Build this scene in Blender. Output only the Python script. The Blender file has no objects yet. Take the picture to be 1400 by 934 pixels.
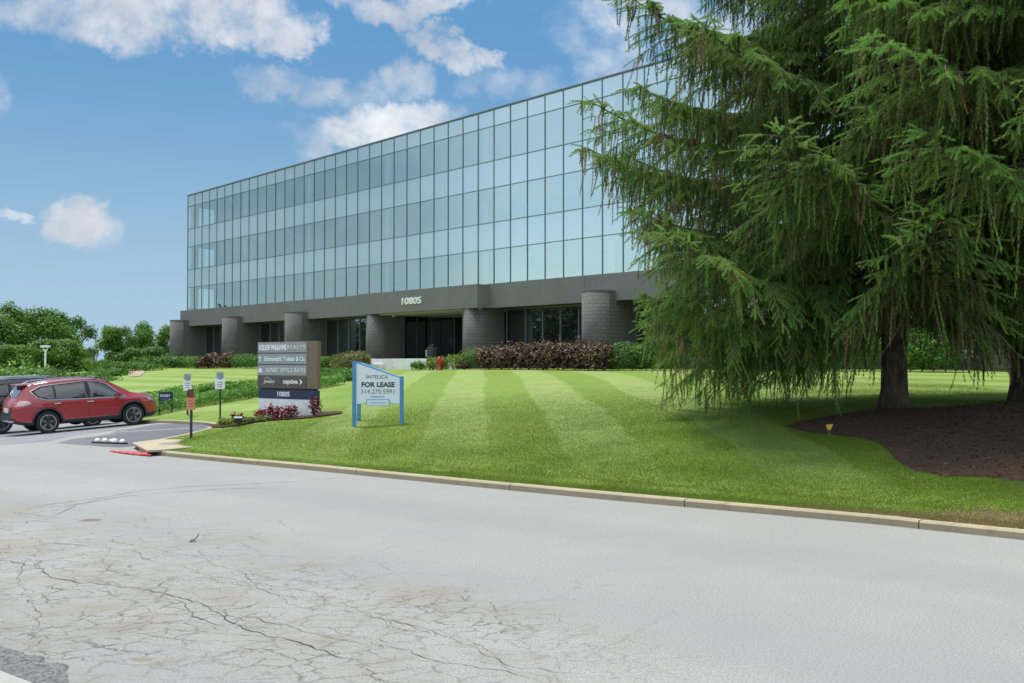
import bpy, bmesh, math, random
import numpy as np
from mathutils import Vector, Matrix, geometry, noise
R = math.radians
random.seed(7)
rng = np.random.default_rng(11)
sc = bpy.context.scene
COL = sc.collection

# ------------------------------------------------------------------ helpers
CAM_H = 2.1; F = 1361.0; HY = 494.0           # eye height, focal length and horizon (units of the 1400 px wide photograph)
def at(px, Y): return (px - 700.0) / F * Y       # metres to the side of the view axis at depth Y
def zat(py, Y): return CAM_H - (py - HY) / F * Y

def tag(o, label=None, cat=None, group=None, kind=None):
    if label: o['label'] = label
    if cat: o['category'] = cat
    if group: o['group'] = group
    if kind: o['kind'] = kind
    return o
def empty(name, loc, rz=0.0):
    o = bpy.data.objects.new(name, None); COL.objects.link(o)
    o.location = loc; o.rotation_euler = (0, 0, rz); o.empty_display_size = .2
    return o
def link(name, me, mat=None, parent=None):
    o = bpy.data.objects.new(name, me); COL.objects.link(o)
    if mat is not None and len(me.materials) == 0: me.materials.append(mat)
    if parent is not None: o.parent = parent
    return o
def copy_tree(o, parent=None):
    c = o.copy(); COL.objects.link(c)
    if parent is not None: c.parent = parent
    for ch in [x for x in bpy.data.objects if x.parent == o]: copy_tree(ch, c)
    return c

class MB:
    def __init__(s): s.v = []; s.f = []
    def add(s, vs, fs):
        n = len(s.v); s.v += [tuple(v) for v in vs]; s.f += [tuple(i + n for i in f) for f in fs]
    def box(s, x0, x1, y0, y1, z0, z1):
        s.add([(x0,y0,z0),(x1,y0,z0),(x1,y1,z0),(x0,y1,z0),(x0,y0,z1),(x1,y0,z1),(x1,y1,z1),(x0,y1,z1)],
              [(0,3,2,1),(4,5,6,7),(0,1,5,4),(1,2,6,5),(2,3,7,6),(3,0,4,7)])
    def prism(s, pts, z0, z1):                    # polygon (x, y) upright, z may be a function
        n = len(pts)
        a = [(x, y, z0(x, y) if callable(z0) else z0) for x, y in pts]
        b = [(x, y, z1(x, y) if callable(z1) else z1) for x, y in pts]
        s.add(a + b, [tuple(range(n-1, -1, -1)), tuple(range(n, 2*n))] + [(i, (i+1) % n, n+(i+1) % n, n+i) for i in range(n)])
    def slab(s, pts, y0, y1):                     # polygon (x, z) extruded along y
        n = len(pts)
        s.add([(x, y0, z) for x, z in pts] + [(x, y1, z) for x, z in pts],
              [tuple(range(n)), tuple(range(2*n-1, n-1, -1))] + [(i, n+i, n+(i+1) % n, (i+1) % n) for i in range(n)])
    def tube(s, pts, rad, n=8, cap=True):
        pts = [Vector(p) for p in pts]
        if not hasattr(rad, '__len__'): rad = [rad]*len(pts)
        vs = []; up = Vector((0.13, 0.31, 1)).normalized()
        for i, p in enumerate(pts):
            d = (pts[min(i+1, len(pts)-1)] - pts[max(i-1, 0)])
            d = d.normalized() if d.length > 1e-9 else Vector((0,0,1))
            a = d.cross(up)
            if a.length < .05: a = d.cross(Vector((1,0,0)))
            a.normalize(); b = d.cross(a)
            for k in range(n):
                t = 2*math.pi*k/n
                vs.append(p + (a*math.cos(t) + b*math.sin(t))*rad[i])
        fs = []
        for i in range(len(pts)-1):
            for k in range(n):
                fs.append((i*n+k, i*n+(k+1) % n, (i+1)*n+(k+1) % n, (i+1)*n+k))
        if cap: fs += [tuple(range(n-1, -1, -1)), tuple(range((len(pts)-1)*n, len(pts)*n))]
        s.add(vs, fs)
    def lathe(s, prof, n=24, axis='z', c=(0,0,0)):   # prof: (radius, height)
        vs = []
        for r, h in prof:
            for k in range(n):
                t = 2*math.pi*k/n; x, y = r*math.cos(t), r*math.sin(t)
                p = (x, y, h) if axis == 'z' else ((x, h, y) if axis == 'y' else (h, x, y))
                vs.append((p[0]+c[0], p[1]+c[1], p[2]+c[2]))
        m = len(prof); fs = []
        for i in range(m-1):
            for k in range(n): fs.append((i*n+k, i*n+(k+1) % n, (i+1)*n+(k+1) % n, (i+1)*n+k))
        fs += [tuple(range(n)), tuple(range((m-1)*n, m*n))]
        s.add(vs, fs)
    def build(s, name, mat, parent=None, smooth=False, bevel=0, keep=False):
        me = bpy.data.meshes.new(name); me.from_pydata(s.v, [], s.f)
        if not keep:
            bm = bmesh.new(); bm.from_mesh(me); bmesh.ops.recalc_face_normals(bm, faces=bm.faces); bm.to_mesh(me); bm.free()
        me.materials.append(mat)
        if smooth:
            for p in me.polygons: p.use_smooth = True
        o = link(name, me, None, parent)
        if bevel:
            b = o.modifiers.new('b', 'BEVEL'); b.width = bevel; b.segments = 2; b.limit_method = 'ANGLE'
        return o

def np_mesh(name, V, k, tint=None, mats=(), fidx=None):
    """V: (n*k,3) unshared vertices, k per face"""
    me = bpy.data.meshes.new(name); n = len(V); nf = n // k
    me.vertices.add(n); me.vertices.foreach_set('co', np.asarray(V, np.float32).ravel())
    me.loops.add(n); me.loops.foreach_set('vertex_index', np.arange(n, dtype=np.int32))
    me.polygons.add(nf); me.polygons.foreach_set('loop_start', np.arange(0, n, k, dtype=np.int32))
    for m in mats: me.materials.append(m)
    if fidx is not None: me.polygons.foreach_set('material_index', np.asarray(fidx, np.int32))
    me.update(calc_edges=True)
    if tint is not None:
        a = me.attributes.new('tint', 'FLOAT', 'POINT'); a.data.foreach_set('value', np.asarray(tint, np.float32).ravel())
    return me

# ------------------------------------------------------------------ materials
def newmat(name):
    m = bpy.data.materials.new(name); m.use_nodes = True
    nt = m.node_tree; b = nt.nodes['Principled BSDF']
    return m, nt, b
class NT:
    def __init__(s, nt): s.nt = nt; s.l = nt.links
    def n(s, t, **kw):
        x = s.nt.nodes.new(t)
        for k, v in kw.items(): setattr(x, k, v)
        return x
    def put(s, sock, v):
        if hasattr(v, 'is_output'): s.l.new(v, sock)
        elif v is not None: sock.default_value = v
    def math(s, op, a, b=None, c=None, clamp=False):
        x = s.n('ShaderNodeMath', operation=op); x.use_clamp = clamp
        s.put(x.inputs[0], a)
        if b is not None: s.put(x.inputs[1], b)
        if c is not None: s.put(x.inputs[2], c)
        return x.outputs[0]
    def mix(s, f, a, b, blend='MIX'):
        x = s.n('ShaderNodeMix', data_type='RGBA', blend_type=blend)
        s.put(x.inputs[0], f)
        for i, v in ((6, a), (7, b)):
            if isinstance(v, tuple) and len(v) == 3: v = v + (1,)
            s.put(x.inputs[i], v)
        return x.outputs[2]
    def noise(s, vec, scale, detail=4, rough=.55, dist=0.0, col=False):
        x = s.n('ShaderNodeTexNoise'); s.put(x.inputs['Vector'], vec)
        x.inputs['Scale'].default_value = scale; x.inputs['Detail'].default_value = detail
        x.inputs['Roughness'].default_value = rough; x.inputs['Distortion'].default_value = dist
        return x.outputs[1 if col else 0]
    def ramp(s, f, a, b, lo=0.0, hi=1.0, smooth=True):
        x = s.n('ShaderNodeMapRange'); x.interpolation_type = 'SMOOTHSTEP' if smooth else 'LINEAR'
        s.put(x.inputs[0], f); s.put(x.inputs[1], a); s.put(x.inputs[2], b); s.put(x.inputs[3], lo); s.put(x.inputs[4], hi)
        return x.outputs[0]
    def pos(s): return s.n('ShaderNodeNewGeometry').outputs['Position']
    def obj(s): return s.n('ShaderNodeTexCoord').outputs['Object']
    def bump(s, h, strength=.3, dist=.02):
        x = s.n('ShaderNodeBump'); x.inputs['Strength'].default_value = strength; x.inputs['Distance'].default_value = dist
        s.put(x.inputs['Height'], h); return x.outputs[0]

def flat(name, c, rough=.6, metal=0.0, spec=.5, var=.12, scale=6.0, coat=0.0, bump=0.0):
    m, nt, b = newmat(name); N = NT(nt)
    f = N.noise(N.obj(), scale, 5, .6)
    a = tuple(x*(1-var) for x in c); d = tuple(min(1, x*(1+var)) for x in c)
    nt.links.new(N.mix(N.ramp(f, .3, .7), a, d), b.inputs['Base Color'])
    b.inputs['Roughness'].default_value = rough; b.inputs['Metallic'].default_value = metal
    b.inputs['Specular IOR Level'].default_value = spec; b.inputs['Coat Weight'].default_value = coat
    b.inputs['Coat Roughness'].default_value = .04
    if bump: nt.links.new(N.bump(N.noise(N.obj(), scale*8, 4), bump, .01), b.inputs['Normal'])
    return m

M = {}
M['white'] = flat('white_paint', (.80,.80,.79), .55)
M['offwhite'] = flat('off_white', (.62,.61,.57), .7)
M['lightgrey'] = flat('light_grey', (.3,.33,.35), .5, var=.05)
M['brown'] = flat('brown_panel', (.185,.135,.09), .5, var=.06)
M['darkbrown'] = flat('dark_taupe', (.09,.085,.08), .5, var=.06)
M['navy'] = flat('navy', (.022,.035,.08), .45, var=.08)
M['blue'] = flat('sign_blue', (.07,.25,.50), .45, var=.06)
M['signwhite'] = flat('sign_white', (.72,.79,.86), .4, var=.03)
M['ink'] = flat('ink', (.03,.04,.06), .6)
M['ink2'] = flat('ink_grey', (.16,.18,.20), .6)
M['black'] = flat('black', (.012,.012,.013), .5)
M['blackplastic'] = flat('black_plastic', (.028,.028,.03), .6)
M['darkgreen'] = flat('dark_green_post', (.012,.025,.018), .5)
M['steel'] = flat('steel', (.5,.5,.5), .35, metal=.9, var=.05)
M['alu'] = flat('aluminium', (.17,.21,.22), .4, metal=.3, var=.06)
M['mullion'] = flat('mullion_grey', (.16,.215,.23), .45, metal=.2, var=.06)
M['chrome'] = flat('chrome', (.7,.7,.72), .15, metal=1.0, var=.03)
M['tyre'] = flat('tyre_rubber', (.018,.018,.019), .85)
M['red'] = flat('red_car_paint', (.30,.012,.018), .32, coat=1.0, var=.03, spec=.5)
M['blackpaint'] = flat('black_car_paint', (.008,.009,.011), .3, coat=1.0, var=.05)
M['tailred'] = flat('tail_light_red', (.40,.03,.035), .15, coat=1.0)
M['tailclear'] = flat('tail_light_clear', (.62,.42,.42), .15, coat=1.0)
M['orange'] = flat('orange_sign', (.55,.21,.13), .6)
M['rust'] = flat('rust_brown', (.13,.045,.025), .8)
M['redcloth'] = flat('red_sheet', (.50,.05,.06), .6, var=.3)
M['hydrant'] = flat('hydrant_red', (.45,.03,.03), .5)
M['yellow'] = flat('yellow_flag', (.65,.42,.02), .5)
M['soffit'] = flat('soffit', (.42,.41,.37), .8, var=.04)
M['interior'] = flat('interior_wall', (.46,.46,.44), .8, var=.1, scale=.6)
M['ceiling'] = flat('interior_ceiling', (.66,.66,.64), .8, var=.06, scale=1)
M['carpet'] = flat('interior_floor', (.16,.16,.15), .9)
M['dryleaf'] = flat('dry_leaf', (.035,.022,.015), .8)

def m_glass_car():
    m, nt, b = newmat('car_glass')
    b.inputs['Base Color'].default_value = (.02,.027,.03,1); b.inputs['Roughness'].default_value = .03
    b.inputs['Specular IOR Level'].default_value = 1.0; b.inputs['Coat Weight'].default_value = 1.0
    b.inputs['Metallic'].default_value = .25
    return m
M['carglass'] = m_glass_car()

def m_vision():
    m, nt, b = newmat('tinted_window_glass'); N = NT(nt)
    nt.nodes.remove(b)
    tr = N.n('ShaderNodeBsdfTransparent'); tr.inputs[0].default_value = (.84,.95,.91,1)
    gl = N.n('ShaderNodeBsdfGlossy'); gl.inputs['Roughness'].default_value = .0; gl.inputs[0].default_value = (.72,.87,.83,1)
    lw = N.n('ShaderNodeLayerWeight'); lw.inputs[0].default_value = .35
    mx = N.n('ShaderNodeMixShader')
    nt.links.new(N.ramp(lw.outputs['Fresnel'], 0, 1, .56, 1.0, False), mx.inputs[0])
    nt.links.new(tr.outputs[0], mx.inputs[1]); nt.links.new(gl.outputs[0], mx.inputs[2])
    nt.links.new(mx.outputs[0], nt.nodes['Material Output'].inputs[0])
    return m
M['vision'] = m_vision()
M['clearglass'] = M['vision'].copy(); M['clearglass'].name = 'clear_window_glass'
for _n in M['clearglass'].node_tree.nodes:
    if _n.type == 'MAP_RANGE': _n.inputs[3].default_value = .08
    if _n.type == 'BSDF_TRANSPARENT': _n.inputs[0].default_value = (.95,.98,.97,1)
def m_spandrel():
    m, nt, b = newmat('pale_spandrel_glass'); N = NT(nt)
    oi = N.n('ShaderNodeObjectInfo')
    b.inputs['Roughness'].default_value = .35
    nt.links.new(N.mix(oi.outputs['Random'], (.30,.40,.415), (.33,.43,.445)), b.inputs['Base Color'])
    gl = N.n('ShaderNodeBsdfGlossy'); gl.inputs['Roughness'].default_value = .04; gl.inputs[0].default_value = (.78,.89,.92,1)
    mx = N.n('ShaderNodeMixShader'); mx.inputs[0].default_value = .42
    nt.links.new(b.outputs[0], mx.inputs[1]); nt.links.new(gl.outputs[0], mx.inputs[2])
    nt.links.new(mx.outputs[0], nt.nodes['Material Output'].inputs[0])
    return m
M['spandrel'] = m_spandrel()
def m_darkglass():
    m, nt, b = newmat('dark_storefront_glass'); N = NT(nt)
    b.inputs['Base Color'].default_value = (.008,.012,.012,1); b.inputs['Roughness'].default_value = .05
    gl = N.n('ShaderNodeBsdfGlossy'); gl.inputs['Roughness'].default_value = .0; gl.inputs[0].default_value = (.8,.92,.95,1)
    mx = N.n('ShaderNodeMixShader'); mx.inputs[0].default_value = .30
    nt.links.new(b.outputs[0], mx.inputs[1]); nt.links.new(gl.outputs[0], mx.inputs[2])
    nt.links.new(mx.outputs[0], nt.nodes['Material Output'].inputs[0])
    return m
M['darkglass'] = m_darkglass()
M['entryglass'] = M['darkglass'].copy(); M['entryglass'].name = 'shaded_entrance_glass'
for _n in M['entryglass'].node_tree.nodes:
    if _n.type == 'MIX_SHADER': _n.inputs[0].default_value = .05
    if _n.type == 'BSDF_PRINCIPLED': _n.inputs['Specular IOR Level'].default_value = .25

def m_block():                                    # split-face block: courses with mortar joints
    m, nt, b = newmat('split_face_block'); N = NT(nt)
    sx = N.n('ShaderNodeSeparateXYZ'); nt.links.new(N.obj(), sx.inputs[0])
    geo = N.n('ShaderNodeUVMap'); geo.uv_map = 'UVMap'
    br = N.n('ShaderNodeTexBrick'); nt.links.new(geo.outputs[0], br.inputs['Vector'])
    br.inputs['Scale'].default_value = 1; br.inputs['Brick Width'].default_value = .4; br.inputs['Row Height'].default_value = .2
    br.inputs['Mortar Size'].default_value = .012; br.inputs['Mortar Smooth'].default_value = .3
    br.inputs['Color1'].default_value = (.125,.122,.112,1); br.inputs['Color2'].default_value = (.15,.147,.136,1); br.inputs['Mortar'].default_value = (.075,.073,.068,1)
    f = N.noise(N.obj(), 18, 5, .7)
    nt.links.new(N.mix(N.ramp(f, .3, .7, 0, .35), br.outputs['Color'], (.09,.088,.08)), b.inputs['Base Color'])
    b.inputs['Roughness'].default_value = .9
    h = N.math('ADD', N.math('MULTIPLY', br.outputs['Fac'], -1.0), N.math('MULTIPLY', N.noise(N.obj(), 30, 4, .7), .8))
    nt.links.new(N.bump(h, .8, .02), b.inputs['Normal'])
    return m
M['block'] = m_block()
def m_fascia():
    m, nt, b = newmat('fascia_stucco'); N = NT(nt)
    p = N.obj(); f = N.noise(p, .7, 5, .6); g = N.noise(p, 30, 3, .7)
    c = N.mix(N.ramp(f, .3, .75), (.168,.17,.158), (.195,.198,.186))
    c = N.mix(N.ramp(g, .35, .7, 0, .25), c, (.13,.132,.122))
    st = N.n('ShaderNodeMapping'); st.inputs['Scale'].default_value = (2.2, 2.2, .12); nt.links.new(p, st.inputs[0])
    c = N.mix(N.ramp(N.noise(st.outputs[0], 1.0, 4, .6), .5, .8, 0, .3), c, (.125,.125,.115))
    nt.links.new(c, b.inputs['Base Color']); b.inputs['Roughness'].default_value = .85
    nt.links.new(N.bump(g, .3, .01), b.inputs['Normal'])
    return m
M['fascia'] = m_fascia()

def m_road():
    m, nt, b = newmat('worn_asphalt'); N = NT(nt); p = N.pos()
    sx = N.n('ShaderNodeSeparateXYZ'); nt.links.new(p, sx.inputs[0]); X, Y = sx.outputs[0], sx.outputs[1]
    big = N.noise(p, .22, 5, .6); mid = N.noise(p, 1.6, 5, .6); sp = N.noise(p, 52, 4, .8); sp2 = N.noise(p, 150, 3, .7)
    c = N.mix(N.ramp(big, .3, .7), (.318,.316,.292), (.375,.372,.345))
    c = N.mix(N.ramp(mid, .35, .7, 0, .35), c, (.295,.30,.28))
    c = N.mix(N.ramp(sp, .42, .60, 0, .9), c, (.185,.19,.182))
    c = N.mix(N.ramp(sp2, .52, .68, 0, .65), c, (.43,.44,.42))
    c = N.mix(N.ramp(N.noise(p, .55, 6, .72), .48, .66, 0, .40), c, (.262,.268,.258))
    c = N.mix(N.ramp(N.noise(p, 5.5, 5, .75), .56, .70, 0, .35), c, (.24,.243,.23))
    # tyre-darkened lanes running along the kerb
    along = N.math('ADD', N.math('MULTIPLY', X, .61), N.math('MULTIPLY', Y, .79))
    wv = N.math('SINE', N.math('ADD', N.math('MULTIPLY', along, 1.9), N.math('MULTIPLY', mid, 1.5)))
    c = N.mix(N.ramp(wv, -.2, 1, 0, .24), c, (.21,.217,.21))
    # band of alligator cracking: distance from a line on the ground
    wob = N.noise(p, .35, 3, .5)
    d = N.math('ADD', N.math('ADD', N.math('MULTIPLY', N.math('ADD', X, 1.6), .548), N.math('MULTIPLY', N.math('ADD', Y, -8.0), .836)), N.math('MULTIPLY_ADD', wob, 3.0, -1.5))
    ad = N.math('ABSOLUTE', N.math('ADD', d, .1))
    band = N.ramp(ad, 1.0, 2.3, 1, 0)
    rightfade = N.ramp(X, -.4, 1.6, 1, 0); band = N.math('MULTIPLY', band, rightfade)
    leftx = N.math('MULTIPLY', N.ramp(X, -4.0, -1.0, 1, 0), N.ramp(N.math('ABSOLUTE', N.math('ADD', d, .4)), 2.0, 4.0, 1, 0))
    band2 = N.math('MAXIMUM', band, leftx)
    warp = N.n('ShaderNodeVectorMath', operation='ADD'); nt.links.new(p, warp.inputs[0])
    w2 = N.n('ShaderNodeVectorMath', operation='SCALE'); nt.links.new(N.noise(p, 4.5, 4, .65, col=True), w2.inputs[0]); w2.inputs['Scale'].default_value = .26
    nt.links.new(w2.outputs[0], warp.inputs[1])
    def crack(scale, width, mask, off):
        mp = N.n('ShaderNodeMapping'); nt.links.new(warp.outputs[0], mp.inputs[0]); mp.inputs['Rotation'].default_value = (0,0,R(33)); mp.inputs['Scale'].default_value = (.75,1.2,1); mp.inputs['Location'].default_value = (off, off*.7, 0)
        v = N.n('ShaderNodeTexVoronoi', feature='DISTANCE_TO_EDGE', voronoi_dimensions='2D'); nt.links.new(mp.outputs[0], v.inputs['Vector']); v.inputs['Scale'].default_value = scale
        breaks = N.ramp(N.noise(p, 3.1+off, 3, .6), .32, .56)
        wd = N.math('MULTIPLY_ADD', breaks, width, width*.15)
        ln = N.ramp(v.outputs['Distance'], N.math('MULTIPLY', wd, .3), wd, 1, 0)
        return N.math('MULTIPLY', N.math('MULTIPLY', ln, mask), N.math('MULTIPLY_ADD', breaks, .75, .25))
    patch = N.ramp(N.noise(p, .8, 3, .6), .38, .58)
    c1 = crack(2.7, .030, N.math('MULTIPLY', band2, N.math('MULTIPLY_ADD', patch, .5, .5)), 0)
    c2 = crack(5.2, .06, N.math('MULTIPLY', band, patch), 3)
    c3 = crack(.8, .012, N.math('MULTIPLY', N.ramp(N.math('ABSOLUTE', d), 2.5, 4.5, .6, 0), N.ramp(X, .0, 2.5, 1, .08)), 7)
    ck = N.math('MAXIMUM', N.math('MAXIMUM', c1, N.math('MULTIPLY', c2, .7)), N.math('MULTIPLY', c3, .6))
    stain = N.math('MULTIPLY', N.math('MULTIPLY', band2, N.ramp(N.noise(p, .75, 5, .65), .42, .68)), .62)
    c = N.mix(stain, c, (.25,.232,.182))
    c = N.mix(N.math('MULTIPLY', N.math('MULTIPLY', band, N.ramp(N.noise(p, 2.2, 5, .7), .5, .68)), .5), c, (.205,.185,.14))
    c = N.mix(N.math('MULTIPLY', ck, .78), c, (.09,.08,.062))
    # small brown oil patch
    def spot(x, y, rx, ry):
        ax = N.math('DIVIDE', N.math('ADD', X, -x), rx); ay = N.math('DIVIDE', N.math('ADD', Y, -y), ry)
        r = N.math('ADD', N.math('MULTIPLY', ax, ax), N.math('MULTIPLY', ay, ay))
        return N.ramp(N.math('ADD', r, N.math('MULTIPLY_ADD', mid, 1.2, -.6)), .5, 1.0, 1, 0)
    c = N.mix(N.math('MULTIPLY', spot(-5.55,13.2,.17,.13), .8), c, (.15,.11,.05))
    c = N.mix(N.math('MULTIPLY', spot(-2.6,7.05,.09,.06), .5), c, (.19,.15,.09))
    nt.links.new(c, b.inputs['Base Color']); b.inputs['Roughness'].default_value = .9; b.inputs['Specular IOR Level'].default_value = .25
    h = N.math('ADD', N.math('MULTIPLY', sp2, .4), N.math('MULTIPLY', ck, -1.5))
    nt.links.new(N.bump(h, .35, .012), b.inputs['Normal'])
    return m
M['road'] = m_road()
def m_lot():
    m, nt, b = newmat('sealed_asphalt'); N = NT(nt); p = N.pos()
    sx = N.n('ShaderNodeSeparateXYZ'); nt.links.new(p, sx.inputs[0])
    c = N.mix(N.ramp(N.noise(p, .5, 4, .6), .3, .7), (.075,.085,.096), (.105,.115,.125))
    c = N.mix(N.ramp(sx.outputs[0], -13.5, -10.6, .62, 0), c, (.26,.275,.285))
    c = N.mix(N.ramp(N.noise(p, 50, 3, .7), .45, .7, 0, .3), c, (.2,.2,.2))
    nt.links.new(c, b.inputs['Base Color']); b.inputs['Roughness'].default_value = .85
    return m
M['lot'] = m_lot()
def m_paint(name, c, wear=.5):
    m, nt, b = newmat(name); N = NT(nt); p = N.pos()
    f = N.ramp(N.noise(p, 9, 5, .7), .40, .62, 0, wear)
    nt.links.new(N.mix(f, c, (.2,.21,.22)), b.inputs['Base Color']); b.inputs['Roughness'].default_value = .8
    return m
M['roadpaint'] = m_paint('worn_white_paint', (.52,.54,.56), .75)
def m_concrete(name, a, d, dark):
    m, nt, b = newmat(name); N = NT(nt); p = N.pos()
    c = N.mix(N.ramp(N.noise(p, .9, 5, .65), .3, .7), a, d)
    c = N.mix(N.ramp(N.noise(p, 3.5, 5, .7), .5, .75, 0, .6), c, dark)
    c = N.mix(N.ramp(N.noise(p, 60, 3, .7), .42, .7, 0, .3), c, tuple(x*.55 for x in a))
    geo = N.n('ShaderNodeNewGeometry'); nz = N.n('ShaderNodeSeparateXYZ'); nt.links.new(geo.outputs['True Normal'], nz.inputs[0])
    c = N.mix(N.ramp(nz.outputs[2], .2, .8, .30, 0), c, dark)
    nt.links.new(c, b.inputs['Base Color']); b.inputs['Roughness'].default_value = .9
    nt.links.new(N.bump(N.noise(p, 40, 4, .7), .4, .01), b.inputs['Normal'])
    return m
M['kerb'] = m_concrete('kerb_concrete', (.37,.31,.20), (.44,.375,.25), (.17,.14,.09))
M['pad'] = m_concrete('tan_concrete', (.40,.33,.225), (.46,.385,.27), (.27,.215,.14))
def m_grass(blade=False):
    m, nt, b = newmat('mown_grass'); N = NT(nt); p = N.pos()
    sx = N.n('ShaderNodeSeparateXYZ'); nt.links.new(p, sx.inputs[0]); X, Y = sx.outputs[0], sx.outputs[1]
    wob = N.math('MULTIPLY_ADD', N.noise(p, .35, 3, .5),   .55, -.275)
    s = N.math('ADD', N.math('ADD', X, N.math('MULTIPLY', Y, .03)), wob)
    st = N.math('SINE', N.math('MULTIPLY', N.math('ADD', s, 1.35), 2*math.pi/2.9))
    stripes = N.math('MULTIPLY', N.ramp(st, -.16, .16), N.ramp(N.math('ADD', N.math('MULTIPLY', X, .61), N.math('MULTIPLY', Y, .79)), 12.8, 17.0))
    # second pass, along the facade, near the top of the slope and on the right
    s2 = N.math('ADD', N.math('MULTIPLY', X, .60), N.math('MULTIPLY', Y, .80))
    st2 = N.math('MULTIPLY', N.ramp(N.math('SINE', N.math('MULTIPLY', N.math('ADD', s2, wob), 2*math.pi/3.1)), -.3, .3), N.math('MAXIMUM', N.ramp(X, 5.0, 8.5), N.ramp(X, -9.5, -5.5, 1, 0)))
    stripes = N.math('MAXIMUM', N.math('MULTIPLY', stripes, N.ramp(N.math('ABSOLUTE', N.math('ADD', X, -1.0)), 6.0, 9.0, 1, 0)), st2)
    big = N.ramp(N.noise(p, .30, 4, .6), .3, .7); mid = N.ramp(N.noise(p, 1.5, 5, .65), .32, .7); fine = N.ramp(N.noise(p, 14, 4, .7), .3, .72)
    c = N.mix(big, (.150,.240,.018), (.190,.285,.026))
    c = N.mix(N.math('MULTIPLY', stripes, .72), c, (.32,.41,.13))
    c = N.mix(N.math('MULTIPLY', mid, .42), c, (.125,.215,.015))
    c = N.mix(N.math('MULTIPLY', fine, .40), c, (.19,.28,.05))
    clump = N.ramp(N.noise(p, 4.2, 5, .75), .50, .66, 0, .38); c = N.mix(clump, c, (.085,.17,.015))
    yel = N.ramp(N.noise(p, .8, 6, .75), .53, .70, 0, .55); c = N.mix(yel, c, (.21,.27,.07))
    # straw-coloured dead strip by the kerb on the right, and at the top of the bank on the left
    dk = N.math('ADD', N.math('MULTIPLY', X, .63), N.math('MULTIPLY', Y, .776))
    dead = N.math('MULTIPLY', N.ramp(N.math('ADD', N.math('SUBTRACT', dk, N.math('MULTIPLY', X, .30)), N.math('MULTIPLY', mid, .45)), 11.95, 12.35, 1, 0), N.ramp(X, 3.0, 4.4))
    c = N.mix(N.math('MULTIPLY', dead, .85), c, (.31,.22,.12))
    gm, tn = N.n('ShaderNodeAttribute', attribute_name='tint'), None
    c = N.mix(N.math('MULTIPLY', gm.outputs['Fac'], .45), c, (.30,.40,.10))
    nt.links.new(c, b.inputs['Base Color']); b.inputs['Roughness'].default_value = .75; b.inputs['Specular IOR Level'].default_value = .3
    nt.links.new(N.bump(N.math('ADD', N.noise(p, 16, 5, .8), mid), .8, .05), b.inputs['Normal'])
    if blade:
        t = N.n('ShaderNodeBsdfTranslucent'); nt.links.new(c, t.inputs[0]); mx = N.n('ShaderNodeMixShader'); mx.inputs[0].default_value = .45
        nt.links.new(b.outputs[0], mx.inputs[1]); nt.links.new(t.outputs[0], mx.inputs[2]); nt.links.new(mx.outputs[0], nt.nodes['Material Output'].inputs[0])
    return m
M['blade'] = m_grass(True)
M['grass'] = m_grass()
def m_mulch():
    m, nt, b = newmat('bark_mulch'); N = NT(nt); p = N.pos()
    v = N.n('ShaderNodeTexVoronoi'); nt.links.new(p, v.inputs['Vector']); v.inputs['Scale'].default_value = 22
    f = N.noise(p, 12, 5, .75)
    c = N.mix(v.outputs['Color'], (.055,.028,.014), (.115,.062,.032)); c = N.mix(N.ramp(f, .45, .7, 0, .8), c, (.030,.016,.008))
    c = N.mix(N.ramp(N.noise(p, 34, 3, .7), .66, .74, 0, .8), c, (.27,.20,.14))
    nt.links.new(c, b.inputs['Base Color']); b.inputs['Roughness'].default_value = .95
    nt.links.new(N.bump(f, 1.0, .08), b.inputs['Normal'])
    return m
M['mulch'] = m_mulch()
def m_leaf(name, dark, lite, extra=None, trans=.35, mid=None):
    m, nt, b = newmat(name); N = NT(nt)
    a = N.n('ShaderNodeAttribute', attribute_name='tint')
    cr = N.n('ShaderNodeValToRGB'); e = cr.color_ramp.elements
    e[0].position = 0; e[0].color = dark + (1,); e[1].position = .8; e[1].color = lite + (1,)
    if extra: x = cr.color_ramp.elements.new(1.0); x.color = extra + (1,)
    if mid: x = cr.color_ramp.elements.new(.36); x.color = mid + (1,)
    oi = N.n('ShaderNodeObjectInfo'); sh = N.math('MULTIPLY_ADD', oi.outputs['Random'], .24, -.12)
    lim = N.math('MULTIPLY', sh, N.math('LESS_THAN', a.outputs['Fac'], .9))
    nt.links.new(N.math('ADD', a.outputs['Fac'], lim), cr.inputs[0])
    nt.links.new(cr.outputs[0], b.inputs['Base Color']); b.inputs['Roughness'].default_value = .55; b.inputs['Specular IOR Level'].default_value = .35
    t = N.n('ShaderNodeBsdfTranslucent'); nt.links.new(cr.outputs[0], t.inputs[0])
    mx = N.n('ShaderNodeMixShader'); mx.inputs[0].default_value = trans
    nt.links.new(b.outputs[0], mx.inputs[1]); nt.links.new(t.outputs[0], mx.inputs[2])
    nt.links.new(mx.outputs[0], nt.nodes['Material Output'].inputs[0])
    return m
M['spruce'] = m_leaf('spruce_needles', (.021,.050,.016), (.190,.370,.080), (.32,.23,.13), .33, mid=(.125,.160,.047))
M['spruce'].node_tree.nodes['Principled BSDF'].inputs['Roughness'].default_value = .75
M['spruce'].node_tree.nodes['Principled BSDF'].inputs['Specular IOR Level'].default_value = .15
M['hedge'] = m_leaf('hedge_leaves', (.035,.105,.010), (.125,.30,.022), None)
M['deepgreen'] = m_leaf('broadleaf', (.035,.11,.016), (.20,.38,.05), None)
M['lime'] = m_leaf('lime_leaves', (.08,.17,.012), (.36,.46,.06), None)
M['maroon'] = m_leaf('maroon_leaves', (.030,.014,.013), (.135,.075,.05), (.30,.21,.05), .2)
M['coleus'] = m_leaf('red_leaves', (.10,.008,.012), (.32,.03,.035), None, .2)
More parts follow.
